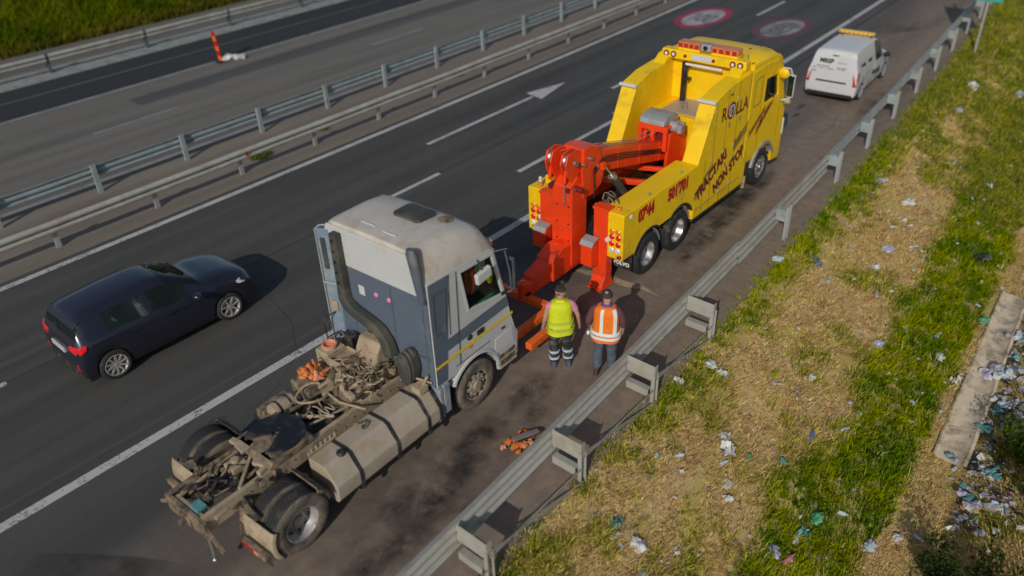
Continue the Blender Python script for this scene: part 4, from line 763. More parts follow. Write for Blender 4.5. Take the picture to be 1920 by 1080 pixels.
# frame and deck between the bodies
b = B(); b.bb(-1.0, 6.8, -.45, .45, .62, .98); wp('chassis_frame', b, 'black_plastic', .01); b = B(); b.bb(-.9, 4.0, -.83, .83, 1.05, 1.14); wp('deck', b, 'grease_black')
for y0 in (-.58, .40): b = B(); b.bb(-.2, 3.0, y0, y0+.16, 1.30, 1.52); wp('boom_rail', b, 'orange_paint', .012)
b = B(); b.beam((.55, .55, 1.60), (1.1, -.6, 1.60), .12, .12); b.beam((1.5, .55, 1.58), (2.0, -.6, 1.58), .1, .1); wp('deck_brace', b, 'orange_paint', .01)
b = B(); b.cyl((-.05, -.8, .5), (-.05, .8, .5), .1, n=12); b.cyl((1.27, -.8, .5), (1.27, .8, .5), .1, n=12); wp('rear_axle', b, 'black_plastic')
# headboard box between the wings, platform, winch, chimney
b = B(); b.bb(3.15, 4.38, -.835, .835, 1.2, 2.42); wp('winch_housing', b, 'yellow_paint', .015); b = B(); b.bb(3.30, 4.36, -.42, .55, 2.425, 2.45); wp('platform', b, 'checker_plate', .004)
b = B(); b.tube([(3.55, .1, 2.45), (3.5, .1, 2.6), (3.62, .02, 2.62), (3.6, .0, 2.45)], .015); wp('platform_handle', b, 'steel')
b = B(); b.bb(4.30, 4.39, -.84, .84, 2.43, 3.44); wp('headboard', b, 'yellow_paint', .01)
b = B(); b.cyl((4.12, .42, 2.3), (4.12, .42, 3.42), .075, n=14); b.bb(4.05, 4.2, .3, .36, 3.3, 3.36); b.bb(4.05, 4.2, .26, .42, 3.0, 3.05); wp('exhaust_stack', b, 'grease_black')
for s in (-1, 1): b = B(); b.prism([(3.75, 3.34), (4.05, 3.56), (4.40, 3.60), (4.40, 3.34)], s*.84, s*1.16); wp('wing_gusset', b, 'yellow_paint', .03)
# overhead lamp beam and amber bar
b = B(); b.bb(4.04, 4.30, -1.2, 1.05, 3.48, 3.70); bm_ = wp('lamp_beam', b, 'yellow_paint', .03, seg=3)
for y in (.92, .72, -.86, -1.05):
    b = B(); b.lathe([(.045, 4.018), (.075, 4.02), (.08, 4.045)], (0, y, 3.59), 'x', 16); o = obj('round_lamp', b, 'letter_maroon', bm_); b = B(); b.lathe([(0, 4.005), (.03, 4.008), (.05, 4.03)], (0, y, 3.59), 'x', 14); obj('round_lamp', b, 'lamp_white', bm_)
for y in (.40, -.36): b = B(); b.lathe([(0, 4.01), (.035, 4.015), (.045, 4.045)], (0, y, 3.59), 'x', 14); obj('round_lamp', b, 'letter_maroon', bm_)
b = B(); b.bb(4.025, 4.036, -.30, .22, 3.53, 3.67); np_ = obj('number_plate', b, 'white_paint', bm_, .004); 
b = B(); b.cyl((4.0, .34, 3.42), (4.0, -.62, 3.42), .032, n=12); obj('strip_lamp', b, 'lamp_white', bm_)
for y0, y1 in ((.08, .66), (-.92, -.24)):
    b = B(); b.bb(4.12, 4.40, y0, y1, 3.76, 3.88); o = wp('amber_light_bar', b, 'rag_orange', .02, seg=3)
    b = B(); b.bb(4.11, 4.41, y0, y1, 3.885, 3.90); obj('bar_lid', b, 'rag_salmon', o, .006); b = B(); b.bb(4.14, 4.38, y0, y1, 3.70, 3.755); obj('bar_foot', b, 'yellow_plain', o)
    for k in range(4): b = B(); yy = y0+(y1-y0)*(k+.5)/4; b.bb(4.113, 4.119, yy-.055, yy+.055, 3.775, 3.865); obj('reflector', b, 'letter_red', o)
b = B(); b.bb(4.12, 4.38, -.22, .06, 3.74, 3.92); sp_ = wp('bar_centre', b, 'galvanised', .03); b = B(); b.lathe([(0, 4.09), (.045, 4.095), (.06, 4.12)], (0, -.08, 3.83), 'x', 14); obj('horn', b, 'grease_black', sp_)
# cab
CS = [(4.46, .95), (4.94, .95)]+arc(5.62, .5, .66, 140, 30, 9)+[(6.24, .45), (6.76, .38), (6.80, 1.0), (6.74, 1.85), (6.56, 2.28), (6.28, 2.95), (6.1, 3.34), (5.9, 3.46), (4.46, 3.52)]
CW = [(5.27, 2.98), (5.98, 2.94), (6.16, 2.34), (5.27, 2.32)]
b = B()
for s in (-1, 1): b.plate(CS, [CW], s*1.24, s*1.18)
b.prism([(4.46, .95), (4.46, 3.48), (4.52, 3.48), (4.52, .95)], -1.178, 1.178); b.prism([(6.65, 1.0), (6.65, 2.0), (6.74, 1.85), (6.79, 1.0), (6.75, .4), (6.6, .45)], -1.178, 1.178); b.prism([(4.46, .95), (6.65, .95), (6.65, 1.0), (4.46, 1.0)], -1.177, 1.177)
cbw = wp('cab', b, 'yellow_paint', .02)
ring = []
for x, zt_, zb in ((4.44, 3.52, 3.28), (4.50, 3.58, 3.30), (5.2, 3.63, 3.32), (5.8, 3.58, 3.28), (6.1, 3.44, 3.18), (6.22, 3.26, 3.06)):
    hh = zt_-zb; pr = [(-1.25, zb), (-1.24, zb+.3*hh), (-1.17, zb+.7*hh), (-1.02, zt_-.02), (-.85, zt_)]; ring.append([(x, y, z) for y, z in pr]+[(x, 0, zt_+.015)]+[(x, -y, z) for y, z in pr[::-1]])
wp('cab_roof', B().loft(ring), 'yellow_paint', ang=40)
b = B(); b.prism([(6.28, 2.92), (6.56, 2.26), (6.70, 1.88), (6.66, 1.88), (6.52, 2.26), (6.23, 2.92)], -1.16, 1.16); wp('windscreen', b, 'glass_tint')
for s in (-1, 1):
    b = B(); b.prism(CW, s*1.19, s*1.196); wp('window', b, 'glass_tint')
    b = B(); b.plate([(5.21, 3.04), (6.03, 3.0), (6.24, 2.28), (5.21, 2.25)], [CW], s*1.242, s*1.250); wp('window_frame', b, 'yellow_paint', .004)
    b = B(); ring = []
    for a in np.linspace(18, 162, 14): c_, q_ = math.cos(R(a)), math.sin(R(a)); ring.append([(5.62+r*c_, s*y, .5+r*q_) for r, y in ((.64, 1.28), (.72, 1.27), (.72, 1.2), (.64, 1.1))])
    wp('wheel_arch', B().loft(ring), 'rim_grey', .005); b = B(); b.bb(4.86, 4.98, min(s*.9, s*1.22), max(s*.9, s*1.22), .45, 1.02); wp('arch_box', b, 'black_plastic', .01); b = B(); b.prism([(4.78, .18), (4.84, .5), (4.88, .5), (4.86, .16)], s*.9, s*1.2); wp('front_flap', b, 'mud_light')
    b = B(); b.plate([(4.64, 2.42), (4.64, 3.08), (4.92, 3.14), (5.04, 3.14), (5.04, 2.42)], [[(4.66, 2.44), (4.66, 3.06), (4.92, 3.12), (5.02, 3.12), (5.02, 2.44)]], s*1.242, s*1.246); wp('panel_outline', b, 'letter_grey')
    b = B(); b.bb(5.13, 5.142, min(s*1.2415, s*1.244), max(s*1.2415, s*1.244), 1.1, 3.2); wp('door_gap', b, 'letter_grey'); b = B(); b.bb(6.34, 6.352, min(s*1.2415, s*1.244), max(s*1.2415, s*1.244), .95, 2.25); wp('door_gap', b, 'letter_grey')
    b = B(); b.tube([(6.2, s*1.22, 3.02), (6.34, s*1.40, 2.98), (6.42, s*1.46, 2.75), (6.42, s*1.46, 2.2), (6.36, s*1.26, 2.12)], .024); b.bb(6.40, 6.48, min(s*1.34, s*1.52), max(s*1.34, s*1.52), 2.22, 2.8); mm = wp('door_mirror', b, 'white_paint', .02); b = B(); b.bb(6.393, 6.399, min(s*1.35, s*1.51), max(s*1.35, s*1.51), 2.24, 2.78); obj('mirror_glass', b, 'glass_dark', mm); b = B(); b.ball((6.42, s*1.40, 2.10), (.08, .10, .08), 12, 8); obj('mirror_foot', b, 'dirty_white' if 'dirty_white' in M else 'mud_light', mm)
    b = B(); b.ball((6.08, s*1.34, 2.92), (.08, .15, .14), 16, 10); wp('kerb_mirror', b, 'yellow_plain')
    b = B(); b.bb(6.74, 6.84, min(s*1.0, s*1.26), max(s*1.0, s*1.26), 1.05, 1.5); wp('headlamp', b, 'lamp_white', .03)
b = B(); b.prism([(6.6, .38), (6.86, .42), (6.88, .95), (6.78, 1.0)], -1.22, 1.22); wp('bumper', b, 'yellow_paint', .03)
b = B(); b.bb(5.4, 5.85, -1.0, -.45, 1.9, 2.2); b.bb(5.35, 5.5, -1.0, -.45, 2.2, 2.85); wp('seat', b, 'black_plastic', .05); b = B(); b.ball((5.5, -1.05, 2.76), (.1, .05, .07), 10, 6); wp('headrest_cover', b, 'white_paint')
b = B(); b.box((4.62, -1.04, 3.46), (.16, .2, .14)); b.tube([(4.6, -1.0, 3.5), (4.62, -.96, 3.7)], .01); wp('intake_grille', b, 'olive_plastic', .02); b = B(); b.tube([(5.7, -.8, 3.58), (5.72, -.8, 3.86)], .008); wp('aerial', b, 'black_plastic'); b = B(); b.ball((5.3, -.7, 3.63), (.04, .03, .02)); wp('roof_bolt', b, 'black_plastic')
# writing on the right side
RY = -1.2535
def side_text(s, size, x, z, ang, m, bold=0., sq=1., dy=0., sh=0.):
    return text(s, size, m, WR, (x, RY-dy, z), (math.cos(R(ang)), 0, math.sin(R(ang))), (-math.sin(R(ang)), 0, math.cos(R(ang))), 'lettering', bold, sq, sh)
side_text("07'44", .38, -.56, 1.50, 1.0, 'letter_red', .026, .76); side_text("501'701", .38, .66, 1.50, 1.0, 'letter_red', .026, .76)
side_text('R', .46, 2.92, 2.60, 0, 'letter_maroon', .008, .9); side_text('LLA', .44, 3.64, 2.56, 0, 'letter_maroon', .008, .9)
b = B(); b.lathe([(0, RY-.006), (.205, RY-.006), (.21, RY)], (3.42, 0, 2.74), 'y', 24); em = wp('emblem', b, 'letter_maroon'); b = B(); b.lathe([(0, RY-.010), (.155, RY-.010), (.155, RY-.007)], (3.42, 0, 2.74), 'y', 24); obj('emblem_field', b, 'white_paint', em)
b = B(); b.prism([(3.38, 2.62), (3.48, 2.64), (3.50, 2.74), (3.44, 2.86), (3.38, 2.81), (3.43, 2.74)], RY-.013, RY-.0105); obj('emblem_figure', b, 'car_blue', em); b = B(); b.prism([(3.31, 2.68), (3.36, 2.68), (3.35, 2.82), (3.30, 2.78)], RY-.013, RY-.0105); obj('emblem_figure', b, 'letter_red', em)
side_text('TRACTARI', .40, 2.06, .92, 26, 'letter_maroon', .020, .82); side_text('NON STOP', .38, 2.92, .78, 22, 'letter_maroon', .020, .82)
rr = random.Random(4)
def strokes(x0, z0, ang, n, pitch, hgt, m, gap=.0, dy=.0):     # unreadable small slanted print
    b = B()
    for k in range(n):
        x = x0+pitch*k*math.cos(R(ang)); z = z0+pitch*k*math.sin(R(ang)); w = pitch*rr.uniform(.45, .75); h_ = hgt*rr.uniform(.75, 1.05)
        b.prism([(x, z), (x+w, z+w*.45), (x+w+h_*.12, z+w*.45+h_), (x+h_*.12, z+h_)], RY-.0015-dy, RY-dy)
    return tag(wp('small_print', b, m), kind='stuff')
strokes(1.92, .98, 25, 9, .055, .26, 'letter_grey'); strokes(2.3, 1.34, 25, 7, .07, .14, 'letter_grey'); strokes(3.75, 1.58, 27, 9, .085, .30, 'letter_grey'); strokes(4.60, 1.66, 29, 11, .085, .18, 'letter_maroon', dy=-.010); strokes(5.0, 1.60, 36, 12, .095, .22, 'letter_maroon', dy=-.010)
# boom
YB = .05
b = B(); b.prism([(-.55, 2.36), (-.5, 2.84), (3.1, 1.88), (3.15, 1.40)], YB-.21, YB+.21); bo = wp('boom', b, 'orange_paint', .02)
b = B(); b.prism([(2.2, 1.52), (2.28, 2.30), (2.75, 2.30), (3.12, 2.0), (3.12, 1.2), (2.3, 1.2)], YB-.36, YB-.28); wp('turret_cheek', b, 'orange_paint', .015); b = B(); b.prism([(2.2, 1.52), (2.28, 2.30), (2.75, 2.30), (3.12, 2.0), (3.12, 1.2), (2.3, 1.2)], YB+.28, YB+.36); wp('turret_cheek', b, 'orange_paint', .015)
b = B(); b.plate([(YB-.34, 1.9), (YB-.34, 2.50), (YB+.44, 2.50), (YB+.44, 1.9)], [[(YB-.24, 2.02), (YB-.24, 2.36), (YB+.0, 2.36), (YB+.0, 2.02)], [(YB+.1, 2.02), (YB+.1, 2.36), (YB+.34, 2.36), (YB+.34, 2.02)]], 2.14, 2.24, 'x'); b.bb(2.24, 2.80, YB-.34, YB+.44, 2.44, 2.499); wp('winch_bed', b, 'orange_paint', .01); b = B(); b.bb(2.3, 2.8, YB-.30, YB+.40, 1.9, 2.43); wp('winch_drum_box', b, 'letter_maroon', .01)
b = B(); b.prism([(2.12, 2.505), (2.14, 2.62), (2.34, 2.72), (2.64, 2.72), (2.82, 2.62), (2.82, 2.505)], YB-.26, YB+.40); wp('winch_cover', b, 'galvanised', .02); b = B(); b.cyl((2.48, YB-.46, 2.44), (2.48, YB-.26, 2.44), .13, n=16); b.box((2.48, YB-.52, 2.42), (.18, .12, .2)); b.cyl((2.7, YB-.5, 2.45), (2.7, YB-.28, 2.45), .06); wp('winch_motor', b, 'rim_grey', .012); b = B(); b.cyl((2.48, YB+.40, 2.44), (2.48, YB+.56, 2.44), .07, n=12); wp('winch_shaft', b, 'grease_black')
for dy in (-.08, .1): b = B(); b.tube([(2.3, YB+dy, 2.36), (1.2, YB+dy, 2.44), (-.5, YB+dy, 2.90), (-1.25, YB+dy*2, 3.0)], .010, 6); wp('winch_rope', b, 'mud_light')
# boom head: two sheave forks and gusset
CK = [(-1.52, 2.62), (-1.58, 2.86), (-1.50, 3.06), (-1.22, 3.10), (-.98, 3.0), (-.98, 2.7), (-1.12, 2.48), (-1.36, 2.40)]
for y in (YB+.30, YB-.08):
    for d in (-.075, .055): b = B(); b.prism(CK, y+d-.012, y+d+.030); wp('sheave_cheek', b, 'orange_paint', .015)
    b = B(); b.lathe([(.05, y-.035), (.15, y-.035), (.13, y), (.15, y+.035), (.05, y+.035)], (-1.38, 0, 2.88), 'y', 20); wp('sheave', b, 'steel')
    b = B(); b.box((-1.50, y-.01, 2.58), (.08, .06, .28), Matrix.Rotation(R(10), 3, 'Y')); wp('rope_hook', b, 'orange_paint', .02)
b = B(); b.prism([(-1.05, 2.60), (-1.05, 3.05), (-.80, 3.06), (-.45, 2.95), (-.35, 2.44), (-.62, 2.20), (-1.0, 2.16)], YB-.24, YB+.30); wp('boom_head', b, 'orange_paint', .03)
b = B(); b.prism([(-1.1, 2.0), (-1.15, 2.65), (-.75, 2.72), (-.3, 2.5), (-.42, 2.1), (-.75, 1.95)], YB-.27, YB-.235); wp('head_gusset', b, 'orange_paint', .01)
# upright mast of the underlift and its telescopic arm
b = B(); b.prism([(-1.46, .45), (-1.46, 2.35), (-1.22, 2.5), (-.92, 2.4), (-.92, .55), (-1.1, .42)], YB-.20, YB+.24); wp('mast', b, 'orange_paint', .025)
for y in (-.22, .24): b = B(); b.bb(-1.475, -.95, YB+y-.03, YB+y+.03, .5, 2.3); wp('mast_rib', b, 'orange_paint', .008)
for pa, pb, pr in (((-1.49, YB-.14, 2.28), (-1.45, YB-.14, 2.28), .06), ((-1.49, YB+.30, 2.28), (-1.3, YB+.30, 2.28), .07), ((-1.3, YB-.40, 2.28), (-1.3, YB-.2, 2.28), .06)): b = B(); b.cyl(pa, pb, pr, n=12); wp('mast_pin', b, 'letter_maroon')
b = B(); b.prism([(-1.0, .40), (-1.0, 1.02), (-1.75, 1.06), (-2.1, .92), (-2.1, .40)], YB-.22, YB+.22); b.prism([(-2.05, .42), (-2.05, .90), (-2.62, .74), (-2.66, .42)], YB-.17, YB+.17); wp('underlift_arm', b, 'orange_paint', .02)
b = B(); b.beam((-1.2, YB, 1.05), (-1.7, YB, 1.08), .14, .05); wp('arm_rib', b, 'orange_paint', .01)
b = B(); b.box((-2.74, YB, .52), (.26, .28, .30)); b.cyl((-2.86, YB, .30), (-2.86, YB, .68), .11, n=16); b.ball((-2.86, YB-.02, .68), (.11, .11, .06)); wp('arm_knuckle', b, 'orange_paint', .02)
b = B(); b.cyl((-2.84, YB-.16, .44), (-2.84, YB-.05, .44), .07, n=14); wp('knuckle_bore', b, 'grease_black')
b = B(); b.beam((-2.86, 1.08, .36), (-2.86, -1.17, .36), .16, .15); cbm = wp('cross_bar', b, 'fork_orange', .015)
for y in (-.69, -1.11, 1.02): b = B(); b.beam((-2.74, y, .36), (-4.14, y, .34), .15, .15); fk = wp('lift_fork', b, 'fork_orange', .015); b = B(); [b.cyl((-3.2-.2*k, y-.075, .34), (-3.2-.2*k, y-.055, .34), .022, n=8) for k in range(4)]; tag(obj('fork_holes', b, 'grease_black', fk), kind='stuff')
b = B(); b.prism([(-2.72, -.62), (-2.95, -.62), (-3.0, -.80), (-2.72, -.80)], .27, .45, 'z'); wp('fork_socket', b, 'fork_orange', .02)
# stabiliser legs with silver step plates
for y, x in ((.66, -1.18), (-.70, -1.10)):
    b = B(); b.bb(x-.06, x+.18, y-.17, y+.17, .30, 1.90); lg = wp('stabiliser_leg', b, 'orange_paint', .015)
    b = B(); b.prism([(x-.34, .72), (x-.34, 1.10), (x-.28, 1.18), (x-.10, 1.22), (x-.10, .66)], y-.17, y+.17) if y > 0 else b.prism([(x-.34, .62), (x-.34, 1.10), (x-.28, 1.18), (x-.10, 1.22), (x-.10, .56)], y+.02, y+.30); obj('step_box', b, 'orange_paint', lg, .012)
    yc = y if y > 0 else y+.16; b = B(); b.prism([(x-.35, 1.105), (x-.28, 1.19), (x-.10, 1.232), (x-.10, 1.245), (x-.29, 1.203), (x-.36, 1.115)], yc-.16, yc+.16); obj('step_plate', b, 'galvanised', lg)
    b = B(); b.prism([(x-.20, .06), (x-.16, .14), (x-.06, .30), (x+.16, .30), (x+.22, .14), (x+.25, .06)], y-.16, y+.16); obj('leg_foot', b, 'orange_paint', lg, .01); b = B(); b.bb(x-.24, x+.28, y-.18, y+.18, .03, .06); obj('foot_plate', b, 'orange_paint', lg)
    b = B(); b.bb(x-.08, x+.19, y-.19, y+.19, 1.88, 1.94); obj('leg_cap', b, 'orange_paint', lg, .01)
b = B(); b.cyl((-.42, YB-.34, 2.46), (-.18, YB-.40, 2.16), .032, n=12); cy = wp('boom_cylinder', b, 'chrome'); b = B(); b.cyl((-.20, YB-.40, 2.18), (.38, YB-.50, 1.42), .085, n=18); obj('cylinder_barrel', b, 'olive_plastic', cy); b = B(); b.cyl((-.23, YB-.39, 2.22), (-.17, YB-.405, 2.14), .095, n=18); obj('cylinder_collar', b, 'steel', cy)
b = B(); b.box((-.45, YB-.30, 2.50), (.14, .12, .16)); wp('cylinder_lug', b, 'orange_paint', .02)
rr = random.Random(9)
for k in range(9):
    b = B(); r_ = rr.uniform(.16, .28); cx = -.55+rr.uniform(-.1, .15); cyy = -.50+rr.uniform(-.16, .12); b.tube([(cx+.5*r_*math.cos(a)*rr.uniform(.9, 1.1), cyy+r_*math.cos(a), 1.72+r_*math.sin(a)) for a in np.linspace(-.3, PI+.3, 12)], .012, 6); wp('hydraulic_hose', b, rr.choice(('mud_light', 'mud', 'grease_black')))
for k in range(10): b = B(); b.box((-.55+rr.uniform(-.2, .25), -.5+rr.uniform(-.18, .18), 1.62+rr.uniform(-.05, .16)), (rr.uniform(.06, .14), rr.uniform(.05, .12), rr.uniform(.05, .12)), Matrix.Rotation(rr.uniform(0, 3), 3, 'Z')); wp('control_valve', b, rr.choice(('mud', 'mud_light', 'grease_black')), .01)
b = B(); b.bb(-.85, -.25, -.80, -.28, 1.2, 1.5); wp('valve_tray', b, 'grease_black')
b = B(); b.bb(-.9, -.7, .80, .95, 1.94, 2.14); wp('left_bracket', b, 'yellow_paint', .02); b = B(); b.cyl((-1.02, .98, 2.02), (-1.02, .98, 2.14), .04); wp('rear_lamp', b, 'lamp_white', .01)
b = B(); b.box((-1.19, -1.2, .93), (.06, .08, .06)); wp('reflector', b, 'lamp_red', .01)
b = B(); b.cyl((4.05, 1.36, 1.95), (4.05, 1.45, 1.95), .03); wp('side_marker', b, 'black_plastic')

# locker handles and hinges, boom hoses, pins and chain
for s in (-1, 1):
    for x, z in ((2.78, 1.35), (3.32, 1.35), (3.86, 1.35), (3.32, 2.35), (3.86, 2.35)): b = B(); b.bb(x, x+.05, min(s*1.252, s*1.272), max(s*1.252, s*1.272), z, z+.12); wp('locker_handle', b, 'steel', .006)
    for x in (2.62, 3.16, 3.71):
        for z in (.75, 1.75, 2.9): b = B(); b.cyl((x, s*1.258, z), (x, s*1.258, z+.10), .012, n=8); wp('hinge', b, 'rim_grey')
    b = B(); b.bb(2.0, 4.3, min(s*1.2505, s*1.2525), max(s*1.2505, s*1.2525), .70, .715); wp('sill_seam', b, 'letter_grey')
for k, dz in enumerate((.0, .06, .12)): b = B(); b.tube([(2.9, YB-.235, 1.62+dz), (1.8, YB-.235, 1.98+dz-.02*k), (.6, YB-.235, 2.30+dz), (-.3, YB-.24, 2.52+dz), (-.75, YB-.29, 2.42+dz), (-.8, YB-.34, 1.9)], .014, 7); wp('hydraulic_hose', b, 'grease_black')
for x, z, r in ((-1.38, 2.88, .06), (-1.1, 2.75, .05), (-.85, 2.8, .05), (-.6, 2.55, .045)): b = B(); b.cyl((x, YB-.30, z), (x, YB-.24, z), r, n=14); wp('pin', b, 'steel')
for x in (.3, 1.2, 2.1): b = B(); zc = 2.62-(x+.5)*.265; b.prism([(x-.03, zc-.235), (x-.03, zc+.245), (x+.03, zc+.23), (x+.03, zc-.25)], YB-.222, YB-.208); wp('boom_rib', b, 'orange_paint', .004)
b = B(); zc = 2.2
for k in range(9): b.lathe([(.028, -.008), (.036, 0), (.028, .008), (.02, 0), (.028, -.008)], (-1.52, YB-.08+(.004 if k % 2 else -.004), 2.44-.055*k), 'y' if k % 2 else 'x', 10) if k % 2 else b.lathe([(.028, -.008), (.036, 0), (.028, .008), (.02, 0), (.028, -.008)], (-1.52, YB-.08, 2.44-.055*k), 'y', 10)
tag(wp('lift_chain', b, 'steel'), kind='stuff')
for x, y in ((-1.49, -.10), (-1.49, .2)):
    for z in (.7, 1.1, 1.5, 1.9): b = B(); b.cyl((-1.475, y, z), (-1.455, y, z), .022, n=8); wp('mast_bolt', b, 'letter_maroon')
b = B(); b.bb(-1.474, -1.46, -.12, .18, 1.15, 1.45); wp('mast_plate', b, 'orange_paint', .006)
# ------------------------------------------------------------------ car bodies: one lofted skin cut into its panels
def catmull(P, k):
    out = []
    for i in range(len(P)-1):
        p0, p1, p2, p3 = P[max(i-1, 0)], P[i], P[i+1], P[min(i+2, len(P)-1)]
        for j in range(k):
            t = j/k; h = p2[0]-p1[0]; m1 = [(b-a)*h/max(p2[0]-p0[0], 1e-6) for a, b in zip(p0, p2)]; m2 = [(b-a)*h/max(p3[0]-p1[0], 1e-6) for a, b in zip(p1, p3)]
            out.append([(2*t**3-3*t*t+1)*a+(t**3-2*t*t+t)*m+(-2*t**3+3*t*t)*b+(t**3-t*t)*n for a, b, m, n in zip(p1, p2, m1, m2)])
    return out+[list(P[-1])]
def car_skin(parent, st, axles, rw, panel, mats, k=5, sub=3, straight=False):
    """st rows: x, ymax, zb, zbelt, ybelt, ytop, ztopedge, zroof.  panel(x, j) names the panel of a cell"""
    S_ = catmull(st, k); cols = []; J = [0, 1, 2, 3, 4, 5, 6, 7, 8]
    for x, ym, zb, zl, yl, yt, ze, zr in S_:
        zbb = zb
        for ax in axles:
            d = abs(x-ax)
            if d < rw: zbb = max(zbb, .31*rw/.34*.95+math.sqrt(rw*rw-d*d))
        zl2 = max(zl, zbb+.05); u = lambda a: zbb+(zl2-zbb)*a
        cols.append([(ym-.05, zbb), (ym, u(.14)), (ym+.012, u(.42)), (ym+.005, u(.68)), (ym-.02, u(.9)), (yl, zl2), (yt, ze), (yt-.09, ze+(zr-ze)*.72), (yt*.45, ze+(zr-ze)*.96), (0, zr)])
    parts = {}
    for i in range(len(cols)-1):
        x0, x1 = S_[i][0], S_[i+1][0]
        for j in range(9):
            nm = panel((x0+x1)/2, j)
            for s in (-1, 1):
                key = nm if not nm.startswith('side_') else nm+('L' if s > 0 else 'R'); b = parts.setdefault(key, B())
                q = [(x0, s*cols[i][j][0], cols[i][j][1]), (x1, s*cols[i+1][j][0], cols[i+1][j][1]), (x1, s*cols[i+1][j+1][0], cols[i+1][j+1][1]), (x0, s*cols[i][j+1][0], cols[i][j+1][1])]
                b.add(q, [(0, 1, 2, 3)])
    c0 = cols[0]; b = parts['body']; b.add([(S_[0][0], s*y, z) for s in (1, -1) for y, z in c0], [tuple(range(10))+tuple(range(19, 9, -1))]); c0 = cols[-1]; b.add([(S_[-1][0], s*y, z) for s in (1, -1) for y, z in c0], [tuple(range(10))+tuple(range(19, 9, -1))])
    for key, b in parts.items():
        me = bpy.data.meshes.new('m'); me.from_pydata(b.v, [], b.f); bm = bmesh.new(); bm.from_mesh(me); bmesh.ops.remove_doubles(bm, verts=bm.verts, dist=.0008); bmesh.ops.recalc_face_normals(bm, faces=bm.faces); bm.to_mesh(me); bm.free()
        nm = key.rstrip('LR'); me.materials.append(M[mats[nm]]); me.polygons.foreach_set('use_smooth', [True]*len(me.polygons)); me.set_sharp_from_angle(angle=R(38)); o = bpy.data.objects.new(nm, me); COL.objects.link(o); o.parent = parent
def car_wheel(parent, x, y, s, r, spokes, m='rim_grey'):
    t = B(); t.lathe([(r-.10, y+s*-.02), (r-.06, y+s*.004), (r-.02, y+s*-.01), (r, y-s*.035), (r, y-s*.17), (r-.02, y-s*.19), (r-.1, y-s*.19)], (x, 0, r), n=30); ty = obj('wheel', t, 'rubber', parent)
    b = B(); b.lathe([(r-.085, y-s*.0), (r-.10, y+s*.004), (r-.115, y-s*.02), (r-.13, y-s*.09), (.05, y-s*.10)], (x, 0, r), n=28); obj('rim', b, m, ty)
    b = B(); b.lathe([(0, y-s*.01), (.045, y-s*.012), (.06, y-s*.03), (.06, y-s*.1)], (x, 0, r), n=14)
    for k in range(spokes): a = 2*PI*k/spokes+.2; b.beam((x+.04*math.cos(a), y-s*.03, r+.04*math.sin(a)), (x+(r-.10)*math.cos(a), y-s*.012, r+(r-.10)*math.sin(a)), .045, .03, up=(0, 1, 0), w2=.03)
    obj('hub_spokes', b, m, ty); b = B(); b.lathe([(0, y-s*.105), (r-.12, y-s*.1)], (x, 0, r), n=20); obj('brake_disc', b, 'black_plastic', ty)
DC = thing('dark_hatchback', 'dark navy blue five door hatchback passing on the inner lane', 'car', (3.95, 2.93, 0), R(.2))
hst = [(-.73, .60, .38, .62, .58, .54, .66, .68), (-.70, .78, .30, .76, .74, .68, .84, .86), (-.62, .83, .27, .92, .79, .69, .99, 1.02), (-.47, .85, .25, 1.02, .79, .63, 1.22, 1.29), (-.26, .86, .24, 1.04, .80, .605, 1.31, 1.40), (.15, .865, .22, 1.03, .80, .60, 1.345, 1.45), (.80, .87, .20, .99, .80, .605, 1.37, 1.48), (1.35, .87, .20, .95, .80, .61, 1.335, 1.455), (1.75, .868, .20, .93, .79, .645, 1.17, 1.27), (2.12, .865, .22, .93, .79, .715, 1.02, 1.085), (2.5, .86, .23, .91, .785, .70, .975, 1.035), (2.9, .845, .24, .84, .765, .67, .905, .955), (3.15, .77, .26, .71, .69, .59, .79, .83), (3.27, .58, .32, .52, .52, .44, .58, .60)]
def hp(x, j):
    if j == 5 and (.10 < x < .86 or .96 < x < 1.78): return 'side_window'
    if j >= 6 and 1.40 < x < 2.06: return 'windscreen'
    if j >= 6 and -.47 < x < -.335: return 'rear_window'
    return 'body'
hst = [((a[0]*.80 if a[0] < 0 else a[0]), *[q*.965 if i in (0, 3, 4) else q for i, q in enumerate(a[1:])]) for a in hst]
car_skin(DC, hst, (0, 2.49), .34, hp, dict(body='car_blue', side_window='glass_cabin', windscreen='glass_cabin', rear_window='glass_cabin'), k=6)
for ax in (0, 2.49):
    for s in (-1, 1): car_wheel(DC, ax, s*.84, s, .315, 10 if ax == 0 else 7, 'rim_grey')
    b = B(); b.bb(ax-.36, ax+.36, -.66, .66, .15, .72); obj('wheel_well', b, 'cargo_black', DC)
b = B(); b.bb(-.5, 3.0, -.78, .78, .19, .26); obj('underbody', b, 'cargo_black', DC)
